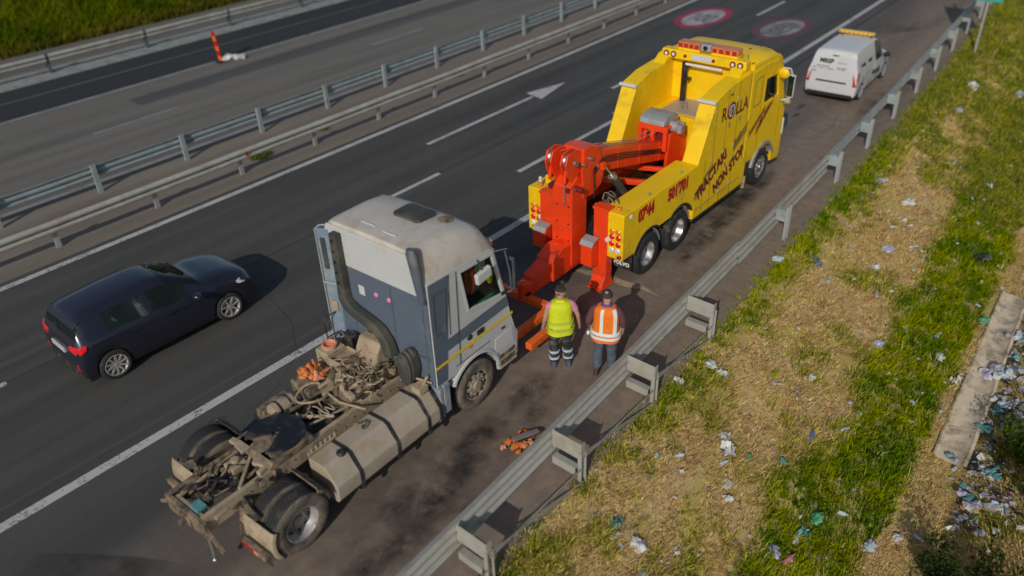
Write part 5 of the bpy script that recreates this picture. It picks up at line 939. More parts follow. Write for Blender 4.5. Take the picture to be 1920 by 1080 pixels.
for s in (-1, 1):
    b = B(); b.loft([[(x, s*y, z) for x, y, z in r] for r in ([(-.575, .46, .82), (-.575, .46, .90), (-.53, .46, .93), (-.53, .46, .82)], [(-.57, .67, .80), (-.55, .67, .93), (-.48, .67, .97), (-.50, .67, .80)], [(-.51, .81, .82), (-.49, .80, .95), (-.36, .825, .98), (-.40, .84, .88)])]); obj('tail_light', b, 'lamp_brightred', DC, .01)
    b = B(); b.loft([[(x, s*y, z) for x, y, z in r] for r in ([(3.2, .50, .68), (3.12, .50, .78), (3.0, .50, .80), (3.1, .5, .68)], [(3.12, .70, .69), (2.98, .69, .83), (2.72, .70, .86), (2.98, .72, .72)], [(2.95, .82, .72), (2.80, .82, .82), (2.66, .80, .84), (2.8, .845, .75)])]); obj('headlight', b, 'lamp_white', DC, .01)
    b = B(); b.ball((1.80, s*.98, 1.0), (.09, .11, .07), 12, 8); b.beam((1.8, s*.82, .96), (1.8, s*.92, .99), .06, .04); obj('door_mirror', b, 'car_blue', DC)
    b = B(); b.bb(-.585, -.54, min(s*.56, s*.66), max(s*.56, s*.66), .40, .56); obj('rear_reflector', b, 'lamp_red', DC, .01)
    for xx in (.35, 1.18): b = B(); b.bb(xx, xx+.18, min(s*.84, s*.862), max(s*.84, s*.862), .80, .835); obj('door_handle', b, 'car_blue', DC, .008)
    b = B(); [b.bb(x, x+.012, min(s*.871, s*.8815), max(s*.871, s*.8815), .3, .82) for x in (.93, 1.95)]; obj('door_gap', b, 'cargo_black', DC) if False else None
b = B(); b.bb(-.61, -.575, -.26, .26, .70, .80); obj('number_plate', b, 'white_paint', DC, .004); b = B(); b.prism([(-.43, 1.25), (-.32, 1.335), (-.26, 1.34), (-.37, 1.235)], -.56, .56); obj('spoiler', b, 'car_blue', DC, .01)
b = B(); b.bb(-.60, -.56, -.5, .5, .28, .40); obj('rear_bumper', b, 'black_plastic', DC, .02); b = B(); b.beam((-.51, .0, 1.05), (-.44, .18, 1.18), .02, .02); obj('rear_wiper', b, 'black_plastic', DC)
for x, y in ((.95, .36), (.95, -.36), (.15, .36), (.15, -.36)):
    b = B(); b.bb(x, x+.45, y-.22, y+.22, .45, .62); b.prism([(x-.02, .6), (x-.16, 1.12), (x-.06, 1.14), (x+.12, .62)], y-.21, y+.21); b.box((x-.13, y, 1.22), (.09, .24, .14)); obj('seat', b, 'van_grey', DC, .03)
b = B(); b.bb(1.65, 2.1, -.68, .68, .6, .92); obj('dashboard', b, 'cargo_black', DC, .05); b = B(); b.lathe([(.16, -.012), (.175, 0), (.16, .012), (.15, 0), (.16, -.012)], (0, 0, 0), 'x', 18); sw = obj('steering_wheel', b, 'cargo_black', DC); sw.location = (1.52, .36, .95)
# white van
VN = thing('service_van', 'small white service van with a yellow roof light bar parked far ahead on the shoulder', 'van', (26.78, -2.57, 0), R(3.86)); VN.scale = (.94, .94, .94)
vst = [(-.78, .78, .32, .55, .78, .76, .60, .62), (-.765, .84, .30, .95, .84, .80, 1.05, 1.06), (-.73, .87, .28, 1.05, .85, .76, 1.30, 1.32), (-.66, .875, .27, 1.08, .86, .70, 1.62, 1.67), (-.52, .875, .26, 1.08, .86, .665, 1.73, 1.79), (.2, .875, .25, 1.08, .86, .66, 1.75, 1.82), (1.2, .875, .25, 1.07, .86, .665, 1.74, 1.81), (1.75, .875, .25, 1.05, .855, .68, 1.66, 1.74), (2.1, .87, .25, 1.03, .85, .71, 1.42, 1.48), (2.45, .87, .26, 1.02, .84, .75, 1.10, 1.17), (2.85, .86, .26, .96, .82, .72, 1.02, 1.08), (3.2, .84, .27, .86, .78, .68, .92, .96), (3.42, .76, .29, .68, .68, .58, .74, .76), (3.52, .6, .33, .52, .55, .46, .58, .60)]
def vp(x, j):
    if j == 5 and 1.28 < x < 2.16: return 'side_window'
    if j >= 6 and 1.72 < x < 2.44: return 'windscreen'
    return 'body'
car_skin(VN, vst, (0, 2.81), .345, vp, dict(body='white_paint', side_window='glass_car', windscreen='glass_car'), k=6)
for ax in (0, 2.81):
    for s in (-1, 1): car_wheel(VN, ax, s*.868, s, .32, 9, 'van_grey')
    b = B(); b.bb(ax-.36, ax+.36, -.66, .66, .15, .72); obj('wheel_well', b, 'cargo_black', VN)
b = B(); b.bb(-.80, -.70, -.78, .78, .22, .36); obj('rear_bumper', b, 'cargo_black', VN, .03)
b = B(); b.bb(-.5, 3.1, -.78, .78, .19, .28); obj('underbody', b, 'cargo_black', VN)
for s in (-1, 1):
    b = B(); b.loft([[(x, s*y, z) for x, y, z in r] for r in ([(-.80, .75, .66), (-.76, .87, .66), (-.70, .885, .66)], [(-.79, .74, .86), (-.75, .865, .86), (-.66, .882, .86)], [(-.775, .70, 1.02), (-.735, .855, 1.02), (-.62, .876, 1.02)], [(-.76, .72, 1.14), (-.715, .84, 1.14), (-.64, .866, 1.14)])], closed=True); obj('tail_light', b, 'lamp_red', VN)
    b = B(); b.ball((2.12, s*1.0, 1.10), (.09, .12, .09), 12, 8); obj('door_mirror', b, 'cargo_black', VN); b = B(); b.bb(-.35, .62, min(s*.88, s*.893), max(s*.88, s*.893), .885, .915); obj('slide_rail', b, 'van_grey', VN)
    b = B(); b.bb(1.22, 1.232, min(s*.872, s*.8925), max(s*.872, s*.8925), .4, 1.05); obj('door_gap', b, 'van_grey', VN)
b = B(); b.bb(-.805, -.77, -.52, .52, .72, .77); obj('tailgate_trim', b, 'cargo_black', VN, .008); b = B(); b.bb(-.80, -.775, -.26, .26, .56, .68); obj('number_plate', b, 'white_paint', VN, .004)
b = B(); b.bb(-.70, -.655, -.1, .1, 1.60, 1.635); obj('brake_light', b, 'letter_maroon', VN, .006)
b = B(); b.bb(1.30, 1.52, -.62, .62, 1.87, 1.96); lb = obj('roof_light_bar', b, 'yellow_light', VN, .02)
for k in range(8): b = B(); yy = -.56+.16*k; b.bb(1.296, 1.304, yy-.05, yy+.05, 1.885, 1.945); obj('lamp_cell', b, 'lamp_amber', lb, .004)
for y in (-.5, .5): b = B(); b.bb(1.38, 1.46, y-.03, y+.03, 1.78, 1.87); obj('bar_foot', b, 'cargo_black', lb)
tilt = Vector((.155, 0, .99))
text('MRSP', .20, 'letter_black', VN, (-.745, .50, 1.36), (0, -1, 0), tilt, bold=.008); text('asistenta', .085, 'van_grey', VN, (-.742, -.12, 1.38), (0, -1, 0), tilt)
b = B()
for y0, y1, z in ((.56, .08, 1.24), (.66, -.02, 1.17), (-.10, -.5, 1.24), (-.14, -.45, 1.19), (.66, .5, 1.06)):
    n = int((y0-y1)/.045)
    for k in range(n):
        if rr.random() < .85: b.box((-.785+(z-1.05)*.17, y0-.045*k, z), (.008, .03, .035*rr.uniform(.6, 1.1)))
tag(obj('small_print', b, 'letter_black', VN), kind='stuff')
b = B()
for x0, n, z, w, hh in ((-.30, 5, 1.30, .07, .12), (.45, 4, 1.28, .08, .13), (1.0, 4, .72, .07, .14), (1.45, 5, .66, .08, .20)):
    for k in range(n): b.box((x0+w*k, -.899 if z < 1 else -.835, z+.01*k*rr.uniform(-1, 1)), (w*.6, .03, hh*rr.uniform(.4, 1)))
tag(obj('side_print', b, 'letter_black', VN), kind='stuff')
# ------------------------------------------------------------------ people
def ringz(rx, ry, z, cx=0, cy=0, n=18, p=.8): return [(cx+rx*math.copysign(abs(math.cos(t))**p, math.cos(t)), cy+ry*math.copysign(abs(math.sin(t))**p, math.sin(t)), z) for t in np.linspace(0, 2*PI, n+1)[:-1]]
def person(label, loc, rz, arms, legs, mt, headyaw=0., headtilt=0.):
    """local: faces +x, left +y. arms/legs: joint lists per side (+1 left, -1 right)"""
    t = thing('person', label, 'person', loc, rz); vs = []; es = []
    def V_(p, r, par=None):
        vs.append((*p, r)); i = len(vs)-1
        if par is not None: es.append((par, i))
        return i
    pel = V_((0, 0, .95), (.15, .12)); sp = V_((.0, 0, 1.15), (.15, .11), pel); ch = V_((.0, 0, 1.34), (.165, .115), sp); nk = V_((.0, 0, 1.47), (.07, .065), ch); nk2 = V_((.015, 0, 1.53), (.058, .055), nk)
    hd = V_((.035, 0, 1.60), (.075, .08), nk2); hd2 = V_((.03, 0, 1.68), (.082, .092), hd); V_((.02, 0, 1.745), (.05, .055), hd2); V_((.135, 0, 1.625), .018, hd); 
    for s in (-1, 1):
        e = V_((.01, s*.092, 1.64), .02, hd2); sh, el, wr = arms[s]; a = V_((0, s*.12, 1.42), .07, ch); b_ = V_(sh, .058, a); c_ = V_(el, .046, b_); d_ = V_(wr, .032, c_)
        w = Vector(wr); dr = (w-Vector(el)).normalized(); pm = w+dr*.07; pi = V_(pm, (.036, .022), d_)
        f = dr; out = Vector((.9, 0, .1)).normalized()
        for k in range(4):
            base = pm+dr*.035+out*(.030-.020*k); m1 = base+dr*(.035, .042, .04, .03)[k]+Vector((.006, -s*.006, 0)); m2 = m1+dr*(.026, .032, .03, .022)[k]+Vector((.004, -s*.016, 0))
            i1 = V_(base, .0095, pi); i2 = V_(m1, .009, i1); V_(m2, .0075, i2)
        tb = V_(w+dr*.045+out*.04, .012, pi); V_(w+dr*.085+out*.058, .010, tb)
        hp_, kn, an = legs[s]; h_ = V_(hp_, .092, pel); k_ = V_(kn, .062, h_); n_ = V_(an, .045, k_); V_((an[0]+.13, an[1]+s*.015, .035), .038, n_)
    mobj('body', skin(vs, es, 2), 'skin', t)
    # trousers
    tv = [(0, 0, .98, (.165, .13))]; te = []
    for s in (-1, 1):
        hp_, kn, an = legs[s]; k = len(tv); mid = [(a+b)/2 for a, b in zip(hp_, kn)]; lo = [(a+b)/2 for a, b in zip(kn, an)]
        tv += [(*hp_, .116), (*mid, .106), (*kn, .096), (*lo, .092), (an[0], an[1], an[2]+.02, .088)]; te += [(0, k), (k, k+1), (k+1, k+2), (k+2, k+3), (k+3, k+4)]
    tm_ = skin(tv, te, 3); 
    for v in tm_.vertices: k_ = .016*mnoise.noise(v.co*11)+.008*mnoise.noise(v.co*23+Vector((rz, 0, 0))); v.co += v.normal*k_
    mobj('trousers', tm_, mt['trousers'], t)
    for s in (-1, 1):
        an = legs[s][2]; b = B(); b.loft([ringz(.06, .05, an[2]+.06, an[0], an[1]), ringz(.075, .055, an[2]-.01, an[0]+.015, an[1]), ringz(.135, .055, .045, an[0]+.055, an[1]+s*.006), ringz(.14, .058, .012, an[0]+.055, an[1]+s*.006), ringz(.14, .058, .0, an[0]+.055, an[1]+s*.006)]); obj('shoe', b, mt['shoe'], t)
        if 'shin' in mt:
            for z in (.36, .22):
                hp_, kn, an = legs[s]; f = (kn[2]-z)/(kn[2]-an[2]); c = [a+(b-a)*f for a, b in zip(kn, an)]; b = B(); b.loft([ringz(.09, .09, z-.022, c[0], c[1]), ringz(.098, .098, z-.02, c[0], c[1]), ringz(.098, .098, z+.02, c[0], c[1]), ringz(.09, .09, z+.022, c[0], c[1])]); obj('shin_band', b, mt['shin'], t)
    # shirt sleeves and collar
    for s in (-1, 1):
        sh, el, wr = arms[s]; f = mt['sleeve'][s]; e2 = [a+(b-a)*min(f, 1) for a, b in zip(sh, el)]; sv = [(0, s*.10, 1.42, .085), (*sh, .074), (*e2, .064)]; se = [(0, 1), (1, 2)]
        if f > 1: sv += [(*[a+(b-a)*(f-1) for a, b in zip(el, wr)], .05)]; se += [(2, 3)]
        mobj('sleeve', skin(sv, se, 2), mt['shirt'], t)
    b = B(); b.loft([ringz(.10, .13, 1.43), ringz(.085, .10, 1.485), ringz(.075, .078, 1.53), ringz(.066, .068, 1.53), ringz(.07, .07, 1.47)], cap=False); obj('collar', b, mt['collar'], t)
    # vest
    def vr(z, k=0.):
        tb = [(.80, .192, .250), (.95, .188, .245), (1.08, .168, .225), (1.22, .16, .222), (1.34, .158, .225), (1.43, .14, .205), (1.485, .105, .135)]
        for (z0, a0, b0), (z1, a1, b1) in zip(tb, tb[1:]):
            if z0 <= z <= z1: u = (z-z0)/(z1-z0); return a0+(a1-a0)*u+k, b0+(b1-b0)*u+k
        return tb[-1][1:]
    zs = [.80, .83, .9, .98, 1.06, 1.14, 1.22, 1.3, 1.37, 1.43, 1.485]; rings = []
    for i, z in enumerate(zs):
        a, c = vr(z); rg_ = ringz(a, c, z, n=28); rings.append([(x*(1+.045*mnoise.noise(Vector((x*9, y*11, z*9+rz)))), y*(1+.05*mnoise.noise(Vector((y*8, x*9, z*8)))), zz+(.018*mnoise.noise(Vector((x*6, y*6, 1))) if i == 0 else 0)) for x, y, zz in rg_])
    ve = obj('vest', B().loft(rings), mt['vest'], t, ang=80)
    for z in mt['bands']:
        b = B(); r0 = [vr(z-.028, .008), vr(z-.028, .02), vr(z+.028, .02), vr(z+.028, .008)]; b.loft([ringz(r0[0][0], r0[0][1], z-.028, n=28), ringz(r0[1][0], r0[1][1], z-.027, n=28), ringz(r0[2][0], r0[2][1], z+.027, n=28), ringz(r0[3][0], r0[3][1], z+.028, n=28)], cap=False); obj('band', b, mt['band'], ve)
    for y in mt.get('stripes', ()):
        b = B(); ring = []
        for z in np.linspace(.98, 1.46, 9):
            a, c = vr(z, .012); yy = y*(1 if z < 1.38 else 1-.25*(z-1.38)/.1); 
            def sx(v): u = min(abs(v)/c, .98); return -a*(1-u**(2/.8))**(.8/2)
            ring.append([(sx(yy-.028)-.002, yy-.028, z), (sx(yy+.028)-.002, yy+.028, z), (sx(yy+.028)+.02, yy+.028, z), (sx(yy-.028)+.02, yy-.028, z)])
        b.loft(ring); obj('stripe', b, mt['band'], ve)
    # hair cap
    b = B(); rg2 = []
    for a in np.linspace(0, 1, 7): z = 1.782-a*mt.get('hairlen', .13); k = math.sin(math.acos(max(1-a*1.02, -1))*.98)+.02; rg2.append(ringz(.102*min(k, 1)*1.02, .098*min(k, 1)*1.0, z, .012-a*.028, 0, 18, 1))
    b.loft(rg2); hr = obj('hair', b, 'hair', t, ang=80)
    if 'bald' in mt: b = B(); b.ball((-.045, 0, 1.765), (.035, .033, .02), 12, 8); obj('bald_patch', b, 'skin', t)
    if 'cap' in mt: b = B(); b.prism([(.06, -.06), (.06, .06), (.16, .05), (.185, 0), (.16, -.05)], 1.70, 1.715, 'z'); obj('cap_peak', b, mt['cap'], t)
    return t
person('person in a yellow safety vest and dark trousers beside the orange lift forks', (9.50, -4.29, 0), R(48),
       {1: ((.0, .225, 1.40), (-.02, .285, 1.14), (.07, .31, .91)), -1: ((0, -.225, 1.40), (-.03, -.32, 1.15), (.03, -.36, .92))},
       {1: ((0, .10, .88), (.02, .115, .50), (0, .12, .09)), -1: ((0, -.10, .88), (.03, -.13, .50), (-.02, -.15, .09))},
       dict(trousers='trouser_black', shoe='shoe_blue', shin='band_blue', hairlen=.06, sleeve={1: .3, -1: .75}, shirt='shirt_pink', collar='vest_yellow', vest='vest_yellow', bands=(.93, 1.07), band='band_lime', cap='hair'))
person('person in an orange safety vest with white stripes, standing beside the guard rail', (9.80, -5.10, 0), R(24),
       {1: ((.0, .225, 1.40), (-.05, .30, 1.14), (.10, .30, .93)), -1: ((0, -.225, 1.40), (.02, -.29, 1.14), (.10, -.27, .92))},
       {1: ((0, .10, .88), (.02, .12, .50), (-.01, .14, .09)), -1: ((0, -.10, .88), (.04, -.11, .50), (.02, -.12, .09))},
       dict(trousers='jeans', shoe='shoe_brown', sleeve={1: 1.5, -1: 1.5}, shirt='shirt_maroon', collar='shirt_purple', vest='vest_orange', bands=(.90, .985), band='reflective', stripes=(.05, -.175), hairlen=.105, bald=1)).scale = (1.05, 1.05, 1.05)
gl = thing('paper_scrap', 'white scrap of paper in the left hand of the man in the orange vest', 'paper', (9.74, -4.76, .83)); obj('sheet', crumple((0, 0, 0), (.05, .03, .06), 2, .4, 5), 'white_paint', gl)
# ------------------------------------------------------------------ shoulder debris, delineator, sign
db = thing('broken_plank', 'grey plank lying across orange torn rags beside the guard rail', 'plank', (7.46, -5.08, 0), R(-20)); b = B(); b.box((0.05, 0, .13), (.50, .10, .03), Matrix.Rotation(R(6), 3, 'Y')); obj('board', b, 'wood_grey', db, .004)
b = B(); b.box((.12, -.02, .09), (.44, .08, .025), Matrix.Rotation(R(-4), 3, 'Y')); obj('board', b, 'shoe_brown', db, .004)
rg = thing('torn_rags', 'torn orange rags on the shoulder under a grey plank', 'rags', (7.41, -5.1, 0))
for k in range(15):
    x0, y0 = rr.gauss(0, .12), rr.gauss(0.02, .12); obj('rag', crumple((x0, y0, .05), (rr.uniform(.04, .10), rr.uniform(.03, .08), .04), 2, .9, 30+k), 'rag_orange' if k % 3 else 'rag_salmon', rg, ang=60)
dl = thing('delineator_post', 'leaning red and orange striped delineator post on the far edge line', 'delineator', (16.65, 18.9, 0)); ax = Vector((-.05, .05, 1.)).normalized()
for k in range(6): b = B(); b.beam(ax*(.06+.2*k), ax*(.26+.2*k), .20, .05, up=(1, 0, 0)); obj('stripe', b, 'fork_orange' if k % 2 == 0 else 'letter_red', dl, .008)
b = B(); b.box((0, 0, .04), (.4, .36, .08)); obj('foot', b, 'black_plastic', dl, .02)
pb = thing('plastic_heap', 'heap of white torn plastic beside the leaning delineator post', 'rubbish', (17.15, 18.75, 0))
for k in range(5): obj('plastic_sheet', crumple((rr.gauss(0, .2), rr.gauss(0, .14), .10), (.2, .16, .12), 2, .8, 60+k), 'litter_white' if k != 3 else 'litter_lavender', pb, ang=60)
sg = thing('road_sign', 'green road sign on a grey post at the far end of the verge', 'road sign', (35.1, -4.76, -.4)); b = B(); b.cyl((0, 0, -.3), (0, 0, 4.4), .05, n=12); obj('post', b, 'galvanised', sg)
b = B(); b.box((-.07, .0, 3.07), (.03, .98, 1.9)); obj('panel', b, 'sign_green', sg, .01); b = B(); b.box((-.03, 0, 2.5), (.04, .9, .05)); obj('bracket', b, 'galvanised', sg); b = B(); b.box((-.03, 0, 3.4), (.04, .9, .05)); obj('bracket', b, 'galvanised', sg)
# ------------------------------------------------------------------ litter on the slope
LT = [ # x, y, size, colour, shape, label
(16.57, -6.39, 0.16, 'blue', 'sheet', "blue plastic strip on bare straw near the recovery truck's rear wheels"),
(15.57, -5.83, 0.15, 'paleblue', 'bag', 'pale blue bag on green grass just behind the guard rail'),
(21.68, -6.81, 0.2, 'white', 'bag', 'large white crumpled bag high on the middle of the slope'),
(15.59, -8.34, 0.16, 'lavender', 'bag', 'lavender and white bag on straw left of the bright green strip'),
(16.82, -9.38, 0.15, 'white', 'bag', 'white bag on bright green grass beside the drain channel'),
(16.60, -9.84, 0.17, 'white', 'sheet', "white plastic sheet at the drain channel's near edge"),
(11.84, -8.44, 0.15, 'blue', 'bottle', 'blue bottle lying on straw at the edge of the green strip'),
(10.86, -8.32, 0.14, 'teal', 'cup', 'teal plastic tub lying on the straw'),
(10.18, -7.50, 0.3, 'white', 'sheet', 'long white torn sheet on straw halfway down the near slope'),
(15.37, -10.75, 0.2, 'teal', 'bag', 'teal bag on the rubbish beyond the drain channel'),
(15.33, -11.02, 0.14, 'yellowish', 'bag', 'yellow brown bag beside the teal bag'),
(14.09, -10.51, 0.2, 'lavender', 'heap', 'lavender rubbish pile at the lower end of the drain channel'),
(17.33, -10.53, 0.42, 'white', 'heap', 'biggest heap of white plastic beyond the drain channel'),
(13.05, -11.04, 0.36, 'paleblue', 'heap', 'pale blue rubbish heap in front of the dark shrub'),
(19.20, -10.49, 0.3, 'teal', 'heap', 'teal and white rubbish heap at the right picture edge'),
(16.27, -10.90, 0.28, 'grey', 'heap', 'grey rubbish heap between the white heap and the teal bag'),
(10.89, -10.06, 0.16, 'paleblue', 'bag', 'pale blue bag in dark green grass near the bottom edge'),
(11.48, -10.36, 0.12, 'white', 'bag', 'small white bag on bare soil near the bottom edge'),
(9.19, -9.00, 0.14, 'lavender', 'bag', 'lavender bag on dark straw near the bottom edge'),
(9.28, -9.22, 0.16, 'pink', 'bottle', 'pink bottle beside the lavender bag'),
(10.32, -7.91, 0.09, 'green', 'cup', 'small bright green tub on the straw'),
(9.92, -9.16, 0.18, 'teal', 'sheet', 'teal plastic strip near the bottom edge'),
(10.45, -9.20, 0.16, 'green', 'bag', 'green bag at the lower end of the bright green strip'),
(19.36, -9.69, 0.18, 'green', 'bag', 'green bag on the bank just above the drain channel'),
(21.82, -8.90, 0.26, 'black', 'bag', 'black rubbish bag high on the slope past the drain channel'),
(9.31, -8.04, 0.1, 'white', 'bag', 'small white bag on straw near the lowest guard rail spacer'),
(13.24, -7.79, 0.1, 'white', 'bag', 'small round white bag in the middle of the straw'),
(18.06, -7.29, 0.14, 'white', 'bag', 'white bag beside the lavender bag in the upper straw'),
(18.95, -7.26, 0.18, 'lavender', 'bag', 'lavender bag in the upper straw below the large white bag'),
(31.83, -5.65, 0.3, 'white', 'bag', 'large white bag far up the slope near the sign'),
(33.92, -6.85, 0.26, 'paleblue', 'bag', 'pale blue bag at the far right edge of the slope'),
(29.19, -5.93, 0.24, 'grey', 'stone', 'pale grey stone far up the slope below the white bag'),
(7.28, -7.13, 0.14, 'teal', 'sheet', 'teal plastic strip in the green grass by the nearest spacer'),
(7.31, -7.52, 0.16, 'white', 'bag', 'white bag in straw near the bottom edge by the rail'),
(11.41, -6.43, 0.15, 'white', 'bag', 'white bag beside green grass below the second spacer'),
(11.48, -6.67, 0.13, 'white', 'sheet', 'white scrap sheet next to the bag below the second spacer'),
(10.49, -6.29, 0.11, 'white', 'sheet', 'white scrap sheet close under the guard rail straps'),
(21.67, -6.00, 0.2, 'paleblue', 'sheet', 'pale blue sheet on the upper slope by the green edge'),
(25.76, -7.96, 0.2, 'white', 'sheet', 'white sheet on dark green grass at the right of the slope'),
]
for x, y, sz, colr, shp, lab in LT:
    sz *= .8; n = {'bag': 'plastic_bag', 'bottle': 'plastic_bottle', 'sheet': 'plastic_sheet', 'heap': 'rubbish_heap', 'stone': 'pale_stone', 'cup': 'plastic_tub'}[shp]; z = ground_z(x, y); a = rr.uniform(0, 6.28)
    if shp in ('bag', 'stone'):
        b = crumple((0, 0, 0), (sz, sz*.7, sz*.55), 3, .75 if shp == 'bag' else .3, rr.random()*50); o = obj(n, b, 'litter_'+colr, None, ang=60 if shp == 'bag' else 30, loc=(x, y, z+sz*.4+.05))
    elif shp == 'sheet':
        b = B(); N_ = 8; vs = [((i/N_-.5)*sz*2*(1+.3*mnoise.noise(Vector((j*.7, x, i)))), (j/N_-.5)*sz*(1+.4*mnoise.noise(Vector((i*.9, y, j)))), .10*mnoise.noise(Vector((i*.6+x, j*.6, 2)))*1.6) for i in range(N_+1) for j in range(N_+1)]; b.add(vs+[(p[0], p[1], p[2]-.008) for p in vs], [(i*9+j, i*9+9+j, i*9+10+j, i*9+1+j) for i in range(8) for j in range(8)]+[(81+i*9+1+j, 81+i*9+10+j, 81+i*9+9+j, 81+i*9+j) for i in range(8) for j in range(8)]); o = obj(n, b, 'litter_'+colr, None, ang=70, loc=(x, y, z+.12), fix=False)
    elif shp in ('bottle', 'cup'):
        b = B(); r = sz*.32
        if shp == 'bottle': b.lathe([(0, -sz), (r, -sz), (r, sz*.3), (r*.85, sz*.45), (r*.35, sz*.75), (r*.35, sz), (0, sz)], (0, 0, 0), 'x', 14)
        else: b.lathe([(0, -sz*.5), (r*1.2, -sz*.5), (r*1.7, sz*.5), (r*1.6, sz*.5), (r*1.1, -sz*.42)], (0, 0, 0), 'x', 16)
        o = obj(n, b, 'litter_'+colr, None, loc=(x, y, z+r+.07))
    else:
        o = thing(n, '', '', (x, y, z))
        for k in range(9): obj('rubbish_piece', crumple((rr.gauss(0, sz*.55), rr.gauss(0, sz*.4), .10+rr.uniform(0, sz*.3)), (sz*rr.uniform(.22, .45), sz*rr.uniform(.2, .4), sz*rr.uniform(.15, .3)), 2, .8, rr.random()*99), 'litter_'+rr.choice([colr, colr, 'white', 'teal', 'grey', 'lavender', 'paleblue']), o, ang=60)
    o.rotation_euler = (rr.uniform(-.2, .2), rr.uniform(-.3, .3), a); tag(o, lab, {'bag': 'bag', 'bottle': 'bottle', 'sheet': 'plastic sheet', 'heap': 'rubbish', 'stone': 'stone', 'cup': 'tub'}[shp])
# uncounted small scraps
for colr, n in (('white', 330), ('paleblue', 120), ('teal', 40), ('grey', 150), ('lavender', 45), ('yellowish', 12), ('pink', 10)):
    b = B()
    for k in range(n):
        x = 7+30*rr.random()**1.3; d = .5+7.2*rr.random(); q_ = fb(x, yr(x)-.45-d, .5, 11)
        if q_ < -.1 and rr.random() < .75: continue
        y = yr(x)-.45-d; z = ground_z(x, y); s_ = rr.uniform(.012, .05)*(1+x*.012); nrm = Matrix.Rotation(rr.uniform(0, 6.28), 3, 'Z') @ Matrix.Rotation(rr.uniform(-.7, .7), 3, 'X'); c = Vector((x, y, z+.09))
        P_ = [c+nrm @ Vector(v) for v in ((-s_, -s_*.6, 0), (0, -s_*.7, s_*.4), (s_, -s_*.5, 0), (s_*.9, s_*.6, s_*.2), (0, s_*.5, -s_*.2), (-s_*.8, s_*.7, s_*.3))]
        b.add(P_+[p-Vector((0, 0, .006)) for p in P_], [(0, 1, 4, 5), (1, 2, 3, 4), (11, 10, 7, 6), (10, 9, 8, 7)])
    tag(obj('litter_scraps', b, 'litter_'+colr, smooth=False, fix=False), {'paleblue': 'pale blue', 'yellowish': 'yellowish'}.get(colr, colr)+' scraps of plastic litter scattered over the grassy slope', 'litter', kind='stuff')
b = B()
for k in range(46):
    x = 7+24*rr.random()**1.2; d = .6+6*rr.random(); y = yr(x)-.45-d; r_ = rr.uniform(.025, .04); l = rr.uniform(.06, .12); a = rr.uniform(0, 6.28); c = Vector((x, y, ground_z(x, y)+.07)); dv = Vector((math.cos(a), math.sin(a), rr.uniform(-.2, .2))); 
    b.tube([c-dv*l, c-dv*l*.96, c+dv*l*.35, c+dv*l*.7, c+dv*l], [r_*.9, r_, r_, r_*.4, r_*.38], 9)
tag(obj('small_bottles', b, 'litter_paleblue'), 'small clear plastic bottles strewn over the grassy slope', 'litter', kind='stuff')
b = B()
for k in range(30):
    x = 7+22*rr.random()**1.2; d = .6+6*rr.random(); y = yr(x)-.45-d; s_ = rr.uniform(.05, .11); m3 = Matrix.Rotation(rr.uniform(0, 6.28), 3, 'Z') @ Matrix.Rotation(rr.uniform(-.5, .5), 3, 'X'); b.box((x, y, ground_z(x, y)+.07), (s_*1.6, s_, .012), m3); b.box(Vector((x, y, ground_z(x, y)+.075))+m3 @ Vector((s_*.9, 0, .02)), (s_*.5, s_, .01), m3 @ Matrix.Rotation(.6, 3, 'Y'))
tag(obj('card_scraps', b, 'litter_white', smooth=False), 'flat faded card and paper scraps strewn over the grassy slope', 'litter', kind='stuff')
# matted rubbish band in the hollow beyond the drain channel
for colr, n in (('black', 90), ('grey', 120), ('paleblue', 90), ('white', 110), ('teal', 50), ('lavender', 40), ('yellowish', 16), ('blue', 20)):
    b = B()
    for k in range(n):
        x = 12.2+10.5*rr.random(); d = 4.98+abs(rr.gauss(0, .6)); y = yr(x)-.45-d; s_ = rr.uniform(.03, .13); c = Vector((x, y, ground_z(x, y)+.06+.05*rr.random())); nrm = Matrix.Rotation(rr.uniform(0, 6.28), 3, 'Z') @ Matrix.Rotation(rr.uniform(-.9, .9), 3, 'X')
        P_ = [c+nrm @ Vector(v) for v in ((-s_, -s_*.7*rr.random(), 0), (0, -s_*.7, s_*.4), (s_, -s_*.5*rr.random(), .02), (s_*.9*rr.random(), s_*.6, s_*.3), (0, s_*.5, -s_*.2), (-s_*.8, s_*.7*rr.random(), s_*.35))]
        b.add(P_+[p-Vector((0, 0, .006)) for p in P_], [(0, 1, 4, 5), (1, 2, 3, 4), (11, 10, 7, 6), (10, 9, 8, 7)])
    tag(obj('matted_rubbish', b, 'litter_'+colr, smooth=False, fix=False), {'paleblue': 'pale blue', 'yellowish': 'yellowish'}.get(colr, colr)+' scraps matted into the rubbish beyond the drain channel', 'rubbish', kind='stuff')
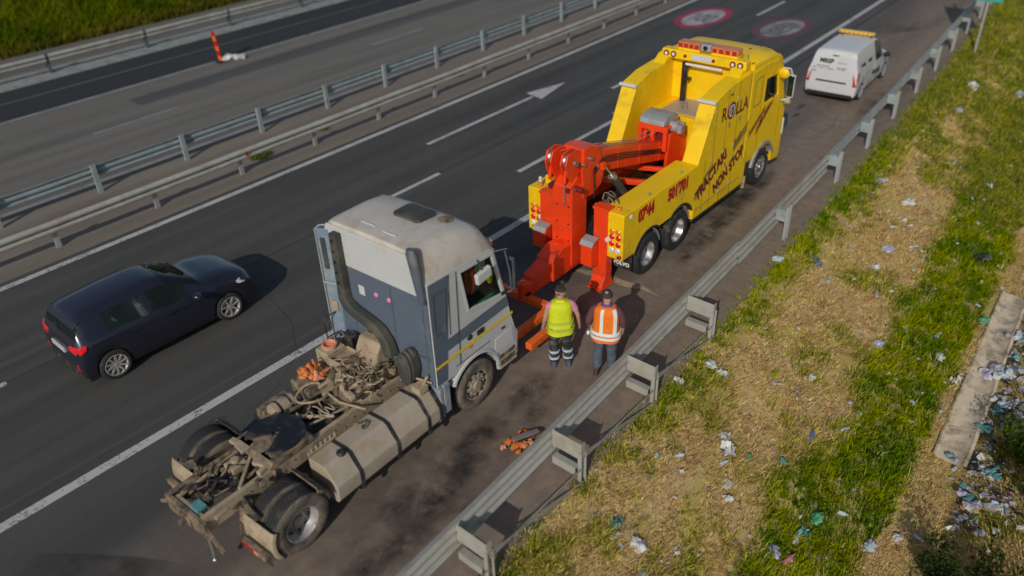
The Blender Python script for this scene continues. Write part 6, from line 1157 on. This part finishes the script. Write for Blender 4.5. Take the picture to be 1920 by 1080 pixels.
# ------------------------------------------------------------------ leafy shrub at the foot of the slope
def shrub(label, x, y, hgt, rad, nleaf, seed, base):
    t = thing('shrub', label, 'shrub', (x, y, ground_z(x, y))); r_ = random.Random(seed); b = B(); tips = []
    for k in range(7):
        a = 2*PI*k/7+r_.uniform(-.3, .3); p = [(0, 0, -.1)]
        for q_ in range(4): u = (q_+1)/4; p.append((rad*.75*u*math.cos(a)+r_.uniform(-.05, .05), rad*.75*u*math.sin(a)+r_.uniform(-.05, .05), hgt*(.25+.75*u**.8)*r_.uniform(.8, 1.05)*u**.6)); tips.append(p[-1])
        b.tube(p, [.035, .028, .02, .014, .006], 6)
    obj('trunk', b, 'bark', t); P_ = []
    clumps = [(Vector(tp_), r_.uniform(.18, .34)) for tp_ in tips[1:]]; V = []; F = []; K = []
    for k in range(nleaf):
        c, rr_ = r_.choice(clumps); d = Vector((r_.gauss(0, 1), r_.gauss(0, 1), r_.gauss(0, .8))); d = d.normalized()*rr_*r_.random()**.4; p = c+d; m3 = Matrix.Rotation(r_.uniform(0, 6.28), 3, 'Z') @ Matrix.Rotation(r_.uniform(-1, 1), 3, 'X'); s_ = r_.uniform(.025, .055); i = len(V)
        V += [tuple(p+m3 @ Vector(v)) for v in ((-s_*.5, 0, 0), (0, -s_, .01), (s_*.5, 0, 0), (0, s_, -.01))]; F.append((i, i+1, i+2, i+3)); kk = r_.uniform(.6, 1.35); K += [(base[0]*kk, base[1]*kk, base[2]*kk, 1)]*4
    me = bpy.data.meshes.new('crown'); me.from_pydata(V, [], F); at = me.color_attributes.new('Col', 'FLOAT_COLOR', 'POINT'); at.data.foreach_set('color', np.array(K).reshape(-1)); me.materials.append(M['grass']); o = bpy.data.objects.new('crown', me); COL.objects.link(o); o.parent = t
shrub('dark leafy shrub growing out of the rubbish at the foot of the slope', 12.5, -12.75, 1.2, .9, 5200, 3, (.035, .06, .012)); shrub('pale green shrub between the rubbish heaps past the drain channel', 14.55, -11.6, .7, .5, 1900, 5, (.10, .15, .012)); shrub('low dark shrub in the bottom corner below the bright green grass', 10.4, -11.6, .9, .8, 3600, 8, (.03, .055, .010))

GR = {'guard_rail': 'guard rails along the motorway', 'person': 'workers beside the recovery truck', 'plastic_bag': 'plastic bags on the slope', 'plastic_sheet': 'plastic sheets on the slope', 'rubbish_heap': 'rubbish heaps by the drain channel', 'plastic_bottle': 'plastic bottles on the slope', 'plastic_tub': 'plastic tubs on the slope', 'shrub': 'shrubs at the foot of the slope'}
for o in bpy.data.objects:
    k = o.name.split('.')[0]
    if not o.parent and k in GR and o.get('label'): o['group'] = GR[k]
